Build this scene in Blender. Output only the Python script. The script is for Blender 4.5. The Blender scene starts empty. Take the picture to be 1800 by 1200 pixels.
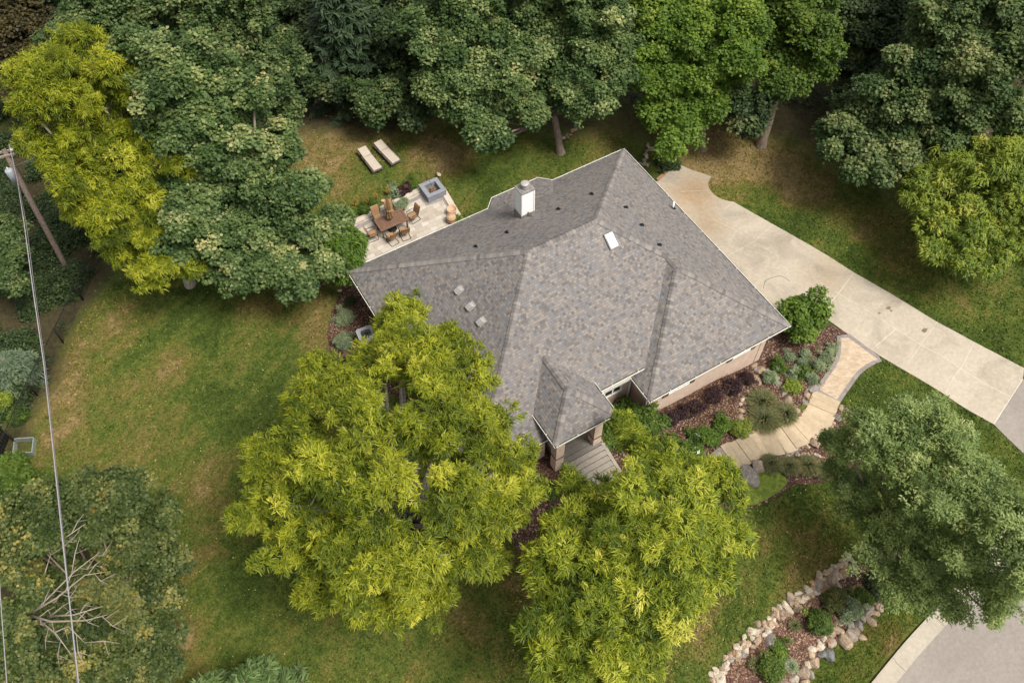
import bpy, bmesh, math, random
import numpy as np
from mathutils import Vector, Matrix, noise
from mathutils.geometry import delaunay_2d_cdt
PI = math.pi
S = bpy.context.scene
COL = S.collection

# ------------------------------------------------------------------ camera
CAM = np.array([-6.90193, -14.94842, 36.83267]); YAW, PITCH, ROLL, FPX = -0.52593, 0.5974, -0.01066, 1571.34
cy, sy, cp, sp, cr, sr = math.cos(YAW), math.sin(YAW), math.cos(PITCH), math.sin(PITCH), math.cos(ROLL), math.sin(ROLL)
MR = np.array([[cy,-sy,0],[sy,cy,0],[0,0,1]]) @ np.array([[1,0,0],[0,cp,-sp],[0,sp,cp]]) @ np.array([[cr,-sr,0],[sr,cr,0],[0,0,1]])
cd = bpy.data.cameras.new('camera'); cam = bpy.data.objects.new('camera', cd); COL.objects.link(cam)
cam.matrix_world = Matrix([list(MR[0])+[CAM[0]], list(MR[1])+[CAM[1]], list(MR[2])+[CAM[2]], [0,0,0,1]])
cd.sensor_fit = 'HORIZONTAL'; cd.sensor_width = 36; cd.lens = FPX/1800*36; cd.clip_start = .5; cd.clip_end = 3000
S.camera = cam
# ------------------------------------------------------------------ light
SUN_EL, SUN_AZ = math.radians(60), math.radians(-62)     # azimuth counter-clockwise from +x
w = bpy.data.worlds.new('World'); S.world = w; w.use_nodes = True
nt = w.node_tree; bg = nt.nodes['Background']
sky = nt.nodes.new('ShaderNodeTexSky'); sky.sky_type = 'NISHITA'; sky.sun_disc = False
sky.sun_elevation = SUN_EL; sky.sun_rotation = PI/2 - SUN_AZ
sky.air_density = 1.0; sky.dust_density = 4.0
hs = nt.nodes.new('ShaderNodeHueSaturation'); hs.inputs['Saturation'].default_value = .15
nt.links.new(sky.outputs[0], hs.inputs['Color']); nt.links.new(hs.outputs[0], bg.inputs[0]); bg.inputs[1].default_value = .105
sd = bpy.data.lights.new('sun', 'SUN'); sun = bpy.data.objects.new('sun', sd); COL.objects.link(sun)
sd.energy = 2.2; sd.angle = math.radians(20); sd.color = (1, .94, .84)
sv = Vector((math.cos(SUN_AZ)*math.cos(SUN_EL), math.sin(SUN_AZ)*math.cos(SUN_EL), math.sin(SUN_EL)))
sun.rotation_euler = sv.to_track_quat('Z', 'Y').to_euler()
S.view_settings.view_transform = 'Standard'; S.view_settings.look = 'None'; S.view_settings.gamma = 1
S.view_settings.exposure = 0.88
S.render.engine = 'CYCLES'
S.cycles.max_bounces = 6; S.cycles.diffuse_bounces = 3; S.cycles.transmission_bounces = 3; S.cycles.glossy_bounces = 2

# ------------------------------------------------------------------ pixel <-> world
def ray(px, py, z):
    d = MR @ np.array([(px-900)/FPX, -(py-600)/FPX, -1.0]); t = (z-CAM[2])/d[2]
    return CAM + t*d
def dist(px, py, z):
    return float(np.linalg.norm(ray(px, py, z)-CAM))
NAD = np.array([911.4, 1669.0])
HC = [(200,600,-.25),(300,1000,-.15),(120,800,-.5),(550,1150,-.2),(450,850,0),(600,500,0),(850,900,0),(1000,900,0),(700,400,0),(650,250,.1),(900,250,0),
 (1060,250,-.1),(1140,735,0),(1240,700,-.1),(1200,300,-.6),(1300,400,-.7),(1450,540,-.75),(1600,640,-.85),(1770,720,-1.1),(1400,640,-.6),(1345,640,-.5),
 (1230,830,-.1),(1300,790,-.25),(1380,760,-.5),(1450,700,-.7),(1500,800,-.8),(1300,880,-.35),(1400,930,-.7),(1150,1150,-.3),(1300,1080,-.7),(1450,980,-.8),
 (1400,1120,-1.2),(1500,1050,-1.2),(1300,1190,-1.1),(1560,1100,-1.55),(1450,1190,-1.6),(1650,1150,-1.75),(1780,1100,-1.75),(1800,900,-1.6),(1750,800,-1.25),
 (1500,300,-.4),(1650,450,-.7),(1790,560,-.9),(1700,100,-.2),(60,600,-1.0),(20,300,-1.4),(90,480,-.9),(20,1000,-.8),(400,100,-.2),(800,50,.2),(1200,50,0),(150,200,-1),(100,1150,-.6),
 (1700,1300,-1.8),(1300,1350,-1.4),(700,1350,-.4),(1100,1300,-.6)]
HP = []
for a, b, z in HC:
    q = ray(a, b, z); HP.append((q[0], q[1], z))
HP = np.array(HP)
def Hv(x, y):
    x = np.asarray(x, float); y = np.asarray(y, float)
    d2 = (x[..., None]-HP[:, 0])**2 + (y[..., None]-HP[:, 1])**2
    k = 1/(d2+1.5)**2.2
    return (k*HP[:, 2]).sum(-1)/k.sum(-1)
def H(x, y): return float(Hv(x, y))
def G(px, py, dz=0):
    z = -.5
    for i in range(14):
        q = ray(px, py, z+dz); z = .4*z + .6*H(q[0], q[1])
    q = ray(px, py, z+dz)
    return Vector((float(q[0]), float(q[1]), float(z)))
def P(px, py, z): return Vector([float(v) for v in ray(px, py, z)])

# ------------------------------------------------------------------ objects
def tag(o, label=None, cat=None, group=None, kind=None):
    if label: o['label'] = label
    if cat: o['category'] = cat
    if group: o['group'] = group
    if kind: o['kind'] = kind
    return o
def empty(name, loc=(0,0,0), rz=0, label=None, cat=None, group=None):
    o = bpy.data.objects.new(name, None); COL.objects.link(o); o.location = loc; o.rotation_euler = (0, 0, rz)
    o.empty_display_size = .2
    return tag(o, label, cat, group)
def link(name, me, parent=None, mat=None):
    o = bpy.data.objects.new(name, me); COL.objects.link(o)
    if mat is not None: me.materials.append(mat)
    if parent is not None: o.parent = parent
    return o
def copy_tree(o, parent=None):
    c = o.copy(); COL.objects.link(c); c.parent = parent
    for ch in list(o.children): copy_tree(ch, c)
    return c
class MB:
    def __init__(s): s.v = []; s.f = []; s.sm = []
    def add(s, vs, fs, smooth=False):
        n = len(s.v); s.v += [tuple(v) for v in vs]; s.f += [tuple(n+i for i in f) for f in fs]; s.sm += [smooth]*len(fs); return s
    def box(s, x0, x1, y0, y1, z0, z1, M=None):
        vs = [Vector((x, y, z)) for z in (z0, z1) for y in (y0, y1) for x in (x0, x1)]
        if M is not None: vs = [M @ v for v in vs]
        return s.add(vs, [(0,2,3,1),(4,5,7,6),(0,1,5,4),(2,6,7,3),(0,4,6,2),(1,3,7,5)])
    def prism(s, poly, z0, z1):
        n = len(poly); a = sum(poly[i][0]*poly[(i+1)%n][1]-poly[(i+1)%n][0]*poly[i][1] for i in range(n))
        if a < 0: poly = poly[::-1]
        vs = [(p[0], p[1], z0) for p in poly]+[(p[0], p[1], z1) for p in poly]
        return s.add(vs, [tuple(range(n-1, -1, -1)), tuple(range(n, 2*n))]+[(i, (i+1)%n, n+(i+1)%n, n+i) for i in range(n)])
    def tube(s, pts, rad, n=6, cap=True):
        pts = [Vector(p) for p in pts]
        if not hasattr(rad, '__len__'): rad = [rad]*len(pts)
        vs = []; prev = None
        for i, p in enumerate(pts):
            t = (pts[min(i+1, len(pts)-1)]-pts[max(i-1, 0)]).normalized()
            if prev is None: u = t.orthogonal().normalized()
            else:
                u = prev - t*prev.dot(t); u = u.normalized() if u.length > 1e-6 else t.orthogonal().normalized()
            prev = u; b = t.cross(u)
            for k in range(n):
                a = 2*PI*k/n; vs.append(p+(u*math.cos(a)+b*math.sin(a))*rad[i])
        fs = [(i*n+k, i*n+(k+1)%n, (i+1)*n+(k+1)%n, (i+1)*n+k) for i in range(len(pts)-1) for k in range(n)]
        if cap: fs += [tuple(range(n-1, -1, -1)), tuple((len(pts)-1)*n+k for k in range(n))]
        return s.add(vs, fs, n > 5)
    def lathe(s, c, prof, n=16):
        vs = [(c[0]+r*math.cos(2*PI*k/n), c[1]+r*math.sin(2*PI*k/n), c[2]+z) for r, z in prof for k in range(n)]
        fs = [(i*n+k, i*n+(k+1)%n, (i+1)*n+(k+1)%n, (i+1)*n+k) for i in range(len(prof)-1) for k in range(n)]
        fs += [tuple(range(n-1, -1, -1)), tuple((len(prof)-1)*n+k for k in range(n))]
        return s.add(vs, fs, True)
    def build(s, name, mat, parent=None, bevel=0):
        me = bpy.data.meshes.new(name); me.from_pydata(s.v, [], s.f)
        me.polygons.foreach_set('use_smooth', s.sm); me.materials.append(mat); me.update()
        uv = me.uv_layers.new(name='UVMap'); Z = Vector((0, 0, 1)); dat = [0.0]*(2*len(me.loops))
        for p in me.polygons:
            nn = p.normal; t = Z.cross(nn)
            t = Vector((1, 0, 0)) if t.length < .05 else t.normalized()
            b = nn.cross(t)
            for li in p.loop_indices:
                co = me.vertices[me.loops[li].vertex_index].co; dat[2*li] = co.dot(t); dat[2*li+1] = co.dot(b)
        uv.data.foreach_set('uv', dat)
        o = bpy.data.objects.new(name, me); COL.objects.link(o)
        if parent is not None: o.parent = parent
        if bevel:
            m = o.modifiers.new('b', 'BEVEL'); m.width = bevel; m.segments = 2; m.limit_method = 'ANGLE'; m.angle_limit = .7
        return o

# ------------------------------------------------------------------ materials
class NT:
    def __init__(s, name):
        s.m = bpy.data.materials.new(name); s.m.use_nodes = True; s.t = s.m.node_tree; s.b = s.t.nodes['Principled BSDF']
        s.b.inputs['Roughness'].default_value = .85; s.b.inputs['Specular IOR Level'].default_value = .25
    def n(s, ty, ins=None, **kw):
        nd = s.t.nodes.new('ShaderNode'+ty)
        for k, v in kw.items(): setattr(nd, k, v)
        for k, v in (ins or {}).items():
            if isinstance(v, bpy.types.NodeSocket): s.t.links.new(v, nd.inputs[k])
            else: nd.inputs[k].default_value = v
        return nd
    def math(s, op, a, b=0.0, c=None):
        nd = s.t.nodes.new('ShaderNodeMath'); nd.operation = op
        for i, v in enumerate((a, b, c)):
            if v is None: continue
            if isinstance(v, bpy.types.NodeSocket): s.t.links.new(v, nd.inputs[i])
            else: nd.inputs[i].default_value = v
        return nd.outputs[0]
    def ramp(s, fac, stops, interp='LINEAR'):
        nd = s.t.nodes.new('ShaderNodeValToRGB'); cr_ = nd.color_ramp; cr_.interpolation = interp
        while len(cr_.elements) < len(stops): cr_.elements.new(.5)
        for e, (p, c) in zip(cr_.elements, stops): e.position = p; e.color = (*c, 1) if len(c) == 3 else c
        s.t.links.new(fac, nd.inputs[0]); return nd.outputs[0]
    def mix(s, fac, a, b, bt='MIX'):
        nd = s.t.nodes.new('ShaderNodeMix'); nd.data_type = 'RGBA'; nd.blend_type = bt
        for i, v in ((0, fac), (6, a), (7, b)):
            if isinstance(v, bpy.types.NodeSocket): s.t.links.new(v, nd.inputs[i])
            else: nd.inputs[i].default_value = (*v, 1) if (hasattr(v, '__len__') and len(v) == 3) else v
        return nd.outputs[2]
    def noise(s, scale, detail=4, rough=.6, vec=None, out=0, dist=0):
        ins = {'Scale': scale, 'Detail': detail, 'Roughness': rough, 'Distortion': dist}
        if vec is not None: ins['Vector'] = vec
        return s.n('TexNoise', ins).outputs[out]
    def pos(s): return s.n('NewGeometry').outputs['Position']
    def col(s, c): s.t.links.new(c, s.b.inputs['Base Color']); return s
    def bump(s, h, st=.3, d=.05):
        nd = s.n('Bump', {'Height': h, 'Strength': st, 'Distance': d}); s.t.links.new(nd.outputs[0], s.b.inputs['Normal']); return s

def plain(name, c, var=.15, scale=6, rough=.8, metal=0, spec=.25, bump=0):
    t = NT(name); p = t.pos(); n = t.noise(scale, 5, .65, p)
    lo = tuple(v*(1-var) for v in c); hi = tuple(min(1, v*(1+var)) for v in c)
    t.col(t.ramp(n, [(.3, lo), (.7, hi)]))
    t.b.inputs['Roughness'].default_value = rough; t.b.inputs['Metallic'].default_value = metal; t.b.inputs['Specular IOR Level'].default_value = spec
    if bump: t.bump(n, bump, .02)
    return t.m

def shingle_mat():
    t = NT('shingles'); uv = t.n('UVMap').outputs[0]; sx = t.n('SeparateXYZ', {0: uv})
    row = t.math('DIVIDE', sx.outputs[1], .118); ri = t.math('FLOOR', row)
    off = t.n('TexWhiteNoise', {'W': ri}, noise_dimensions='1D').outputs['Value']
    cx_ = t.math('ADD', t.math('DIVIDE', sx.outputs[0], .13), t.math('MULTIPLY', off, 7.0)); ci = t.math('FLOOR', cx_)
    cv = t.n('CombineXYZ', {0: ci, 1: ri}).outputs[0]
    rnd = t.n('TexWhiteNoise', {'Vector': cv}, noise_dimensions='2D').outputs['Value']
    c = t.ramp(rnd, [(0, (.108,.098,.093)), (.2, (.145,.131,.125)), (.4, (.18,.16,.148)), (.55, (.145,.146,.158)), (.7, (.2,.174,.155)), (.86, (.232,.202,.175)), (1, (.135,.145,.162))])
    fr = t.math('FRACT', row); fc = t.math('FRACT', cx_)
    edge = t.math('MAXIMUM', t.math('LESS_THAN', fr, .13), t.math('LESS_THAN', fc, .07))
    big = t.noise(.35, 3, .5, t.pos()); gr = t.noise(60, 2, .5, t.pos())
    c = t.mix(t.math('MULTIPLY', edge, .42), c, (.05,.045,.045))  # dark tab edges: the butt shadow is painted into the colour
    c = t.mix(1.0, c, t.ramp(big, [(.3, (.94,.94,.95)), (.7, (1.06,1.05,1.03))]), 'MULTIPLY')
    c = t.mix(.5, c, t.ramp(gr, [(.3, (.75,.75,.75)), (.7, (1.25,1.25,1.25))]), 'MULTIPLY')
    t.col(c); t.bump(t.math('SUBTRACT', t.math('MULTIPLY', rnd, .5), t.math('ADD', fr, edge)), .5, .012); t.b.inputs['Roughness'].default_value = .8
    t.b.inputs['Specular IOR Level'].default_value = .35
    return t.m
def cap_mat():
    t = NT('ridge_shingles'); a = t.n('Attribute', attribute_name='rnd').outputs['Fac']
    c = t.ramp(a, [(0, (.03,.028,.027)), (.15, (.11,.1,.097)), (.3, (.15,.135,.13)), (.6, (.175,.158,.15)), (.85, (.205,.185,.17)), (1, (.235,.212,.193))])
    t.col(t.mix(.5, c, t.ramp(t.noise(50, 2, .5, t.pos()), [(.3, (.75,)*3), (.7, (1.25,)*3)]), 'MULTIPLY')); return t.m
def brick_mat(name, c1, c2, mort, bw=.2, bh=.067, rot=False, msz=.012, var=.5):
    t = NT(name); uv = t.n('UVMap').outputs[0]
    b = t.n('TexBrick', {'Vector': uv, 'Color1': (*c1, 1), 'Color2': (*c2, 1), 'Mortar': (*mort, 1), 'Scale': 1, 'Mortar Size': msz, 'Brick Width': bw, 'Row Height': bh, 'Bias': 0.0})
    n = t.noise(3, 4, .6, t.pos())
    t.col(t.mix(var, b.outputs[0], t.ramp(n, [(.3, (.78,.78,.78)), (.7, (1.15,1.15,1.15))]), 'MULTIPLY')); t.bump(b.outputs[1], -.3, .01); return t.m
def cell_mat(name, cols, w_, h_, joint, jw=.05, ang=0, var=.4, bump=.2):
    # random coloured rectangular units laid in running bond in plan
    t = NT(name); uv = t.n('Mapping', {'Vector': t.pos(), 'Rotation': (0, 0, ang)}).outputs[0]; sx = t.n('SeparateXYZ', {0: uv})
    row = t.math('DIVIDE', sx.outputs[1], h_); ri = t.math('FLOOR', row)
    off = t.n('TexWhiteNoise', {'W': ri}, noise_dimensions='1D').outputs['Value']
    cx_ = t.math('ADD', t.math('DIVIDE', sx.outputs[0], w_), t.math('MULTIPLY', off, 5.0)); ci = t.math('FLOOR', cx_)
    rnd = t.n('TexWhiteNoise', {'Vector': t.n('CombineXYZ', {0: ci, 1: ri}).outputs[0]}, noise_dimensions='2D').outputs['Value']
    c = t.ramp(rnd, [(i/max(1, len(cols)-1), c_) for i, c_ in enumerate(cols)])
    e = t.math('MAXIMUM', t.math('LESS_THAN', t.math('FRACT', row), jw), t.math('LESS_THAN', t.math('FRACT', cx_), jw*h_/w_))
    c = t.mix(e, c, joint); n = t.noise(2.5, 6, .65, t.pos())
    t.col(t.mix(var, c, t.ramp(n, [(.3, (.7,.7,.7)), (.7, (1.2,1.2,1.2))]), 'MULTIPLY')); t.bump(e, -bump, .01); return t.m
def leaf_mat(name, stops, trans=.35, hue=.5, tone=1.0):
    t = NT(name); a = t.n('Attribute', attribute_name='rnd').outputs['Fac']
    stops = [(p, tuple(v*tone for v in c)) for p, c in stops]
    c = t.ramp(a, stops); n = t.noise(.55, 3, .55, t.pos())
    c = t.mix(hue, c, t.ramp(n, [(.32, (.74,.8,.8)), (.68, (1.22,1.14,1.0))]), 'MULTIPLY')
    t.col(c); t.b.inputs['Roughness'].default_value = .55; t.b.inputs['Specular IOR Level'].default_value = .3
    tr = t.n('BsdfTranslucent', {'Color': t.mix(1.0, c, (1.25,1.3,.7), 'MULTIPLY')})
    mx = t.n('MixShader', {0: trans, 1: t.b.outputs[0], 2: tr.outputs[0]})
    t.t.links.new(mx.outputs[0], t.t.nodes['Material Output'].inputs[0]); return t.m
def lawn_mat(tuft=False):
    t = NT('grass_tufts' if tuft else 'lawn'); p = t.pos()
    dry = t.n('Attribute', attribute_name='dry').outputs['Fac']; soil = t.n('Attribute', attribute_name='soil').outputs['Fac']
    n1 = t.noise(.45, 5, .6, p, dist=.6); n2 = t.noise(2.2, 5, .7, p); n3 = t.noise(3.6, 6, .85, p); n4 = t.noise(11, 4, .85, p)
    mp0 = t.n('Mapping', {'Vector': p, 'Rotation': (0, 0, -.51)}).outputs[0]; mp = t.n('Mapping', {'Vector': mp0, 'Scale': (.22, 1, 1)}).outputs[0]; n5 = t.noise(1.25, 4, .6, mp)
    f = t.math('ADD', t.math('MULTIPLY', n1, .8), t.math('MULTIPLY', n2, .55)); f = t.math('ADD', f, t.math('MULTIPLY', n3, .4)); f = t.math('ADD', f, t.math('MULTIPLY', n5, .6))
    f = t.math('ADD', t.math('SUBTRACT', f, 1.22), t.math('MULTIPLY', dry, .28)); f = t.math('ADD', t.math('MULTIPLY', f, 1.75), .42)
    c = t.ramp(f, [(0, (.045,.066,.014)), (.22, (.062,.088,.018)), (.42, (.09,.105,.024)), (.62, (.118,.11,.031)), (.82, (.148,.116,.044)), (1, (.2,.145,.07))])
    c = t.mix(.75, c, t.ramp(n4, [(.32, (.42,.46,.42)), (.68, (1.6,1.56,1.5))]), 'MULTIPLY')
    c = t.mix(.8, c, t.ramp(n3, [(.3, (.6,.64,.6)), (.7, (1.35,1.3,1.25))]), 'MULTIPLY')
    so = t.ramp(n3, [(.3, (.026,.024,.012)), (.5, (.055,.043,.024)), (.62, (.06,.062,.022)), (.78, (.12,.085,.05))])
    k = t.math('MULTIPLY', t.math('SUBTRACT', t.math('ADD', soil, t.math('MULTIPLY', n2, .9)), .95), 2.0); k = t.n('Clamp', {0: k}).outputs[0]
    c = t.mix(k, c, so)
    if tuft: c = t.mix(1.0, c, t.ramp(t.n('Attribute', attribute_name='rnd').outputs['Fac'], [(0, (.7,.76,.62)), (.5, (1.12,1.16,1.0)), (.85, (1.5,1.5,1.2)), (1, (2.1,1.8,1.4))]), 'MULTIPLY')
    t.col(c); t.b.inputs['Roughness'].default_value = .95; t.b.inputs['Specular IOR Level'].default_value = .1
    t.bump(t.math('ADD', n4, n3), .7, .06); return t.m
def mulch_mat(name, tone=1.0, red=1.0):
    t = NT(name); p = t.pos(); v = t.n('TexVoronoi', {'Vector': p, 'Scale': 16, 'Randomness': 1.0}); n = t.noise(1.3, 5, .65, p); n2 = t.noise(30, 3, .7, p)
    sx = t.n('SeparateColor', {0: v.outputs['Color']})
    c = t.ramp(sx.outputs[0], [(0, (.032*tone*red,.019*tone,.014*tone)), (.5, (.072*tone*red,.041*tone,.031*tone)), (.85, (.12*tone*red,.074*tone,.055*tone)), (.97, (.26*tone,.19*tone,.13*tone))])
    c = t.mix(.7, c, t.ramp(n, [(.3, (.65,.65,.65)), (.7, (1.3,1.25,1.2))]), 'MULTIPLY')
    c = t.mix(.5, c, t.ramp(n2, [(.3, (.6,.6,.6)), (.7, (1.4,1.4,1.4))]), 'MULTIPLY')
    t.col(c); t.b.inputs['Roughness'].default_value = .95; t.bump(v.outputs[0], .8, .04); return t.m
def conc_mat(name, c, stain=.5):
    t = NT(name); p = t.pos(); n1 = t.noise(.5, 6, .62, p, dist=.8); n2 = t.noise(6, 6, .7, p); n3 = t.noise(70, 2, .5, p)
    k = t.ramp(n1, [(.28, tuple(v*(1-.38*stain) for v in c)), (.5, c), (.72, tuple(v*1.12 for v in c))])
    if name == 'tan_stone_slab': k = t.mix(1.0, k, t.ramp(t.n('ObjectInfo').outputs['Random'], [(0, (.8,.79,.77)), (1, (1.05,1.04,1.02))]), 'MULTIPLY')
    if name == 'driveway_concrete':
        for (cx_, cy_), rr, cc in (((20.3, 10.6), 2.3, (.72,.58,.44)), ((19.2, 8.2), 1.6, (.8,.7,.6)), ((17.2, 5.0), 2.2, (.82,.78,.72)), ((22.5, 2.2), 1.8, (.84,.78,.7))):
            dd = t.n('VectorMath', {0: t.n('Combine'+'XYZ', {0: t.n('SeparateXYZ', {0: p}).outputs[0], 1: t.n('SeparateXYZ', {0: p}).outputs[1]}).outputs[0], 1: (cx_, cy_, 0)}, operation='DISTANCE').outputs['Value']
            kk = t.n('Clamp', {0: t.math('ADD', t.math('SUBTRACT', 1.0, t.math('DIVIDE', dd, rr)), t.math('MULTIPLY', t.math('SUBTRACT', n1, .5), 1.8))}).outputs[0]
            k = t.mix(kk, k, t.mix(1.0, k, cc, 'MULTIPLY'))
    st = t.ramp(t.noise(1.1, 5, .7, p, dist=1.5), [(.58, (1,1,1)), (.75, (.86,.8,.7))])
    k = t.mix(stain, k, st, 'MULTIPLY')
    k = t.mix(.8, k, t.ramp(n2, [(.3, (.8,.79,.77)), (.7, (1.12,1.12,1.12))]), 'MULTIPLY')
    k = t.mix(.4, k, t.ramp(n3, [(.3, (.75,.75,.75)), (.7, (1.2,1.2,1.2))]), 'MULTIPLY')
    t.col(k); t.bump(n2, .15, .01); return t.m
def rock_mat(name, c, c2):
    t = NT(name); ob = t.n('TexCoord').outputs['Object']; oi = t.n('ObjectInfo').outputs['Random']
    p = t.pos(); n = t.noise(4.5, 6, .75, p, dist=.8); n2 = t.noise(14, 5, .7, p)
    k = t.ramp(n, [(.3, tuple(v*.7 for v in c)), (.5, c), (.7, c2)])
    k = t.mix(.9, k, t.ramp(n2, [(.3, (.6,.58,.55)), (.7, (1.3,1.3,1.3))]), 'MULTIPLY')
    k = t.mix(1, k, t.ramp(oi, [(0, (.78,.78,.8)), (1, (1.2,1.17,1.12))]), 'MULTIPLY')
    t.col(k); t.bump(n2, .6, .03); return t.m
def wood_mat(name, c, sc=(1, 12, 1), var=.35):
    t = NT(name); mp = t.n('Mapping', {'Vector': t.n('TexCoord').outputs['Object'], 'Scale': sc}).outputs[0]; n = t.noise(3, 5, .6, mp)
    t.col(t.ramp(n, [(.3, tuple(v*(1-var) for v in c)), (.7, tuple(v*(1+var) for v in c))])); t.bump(n, .2, .01); return t.m

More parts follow.
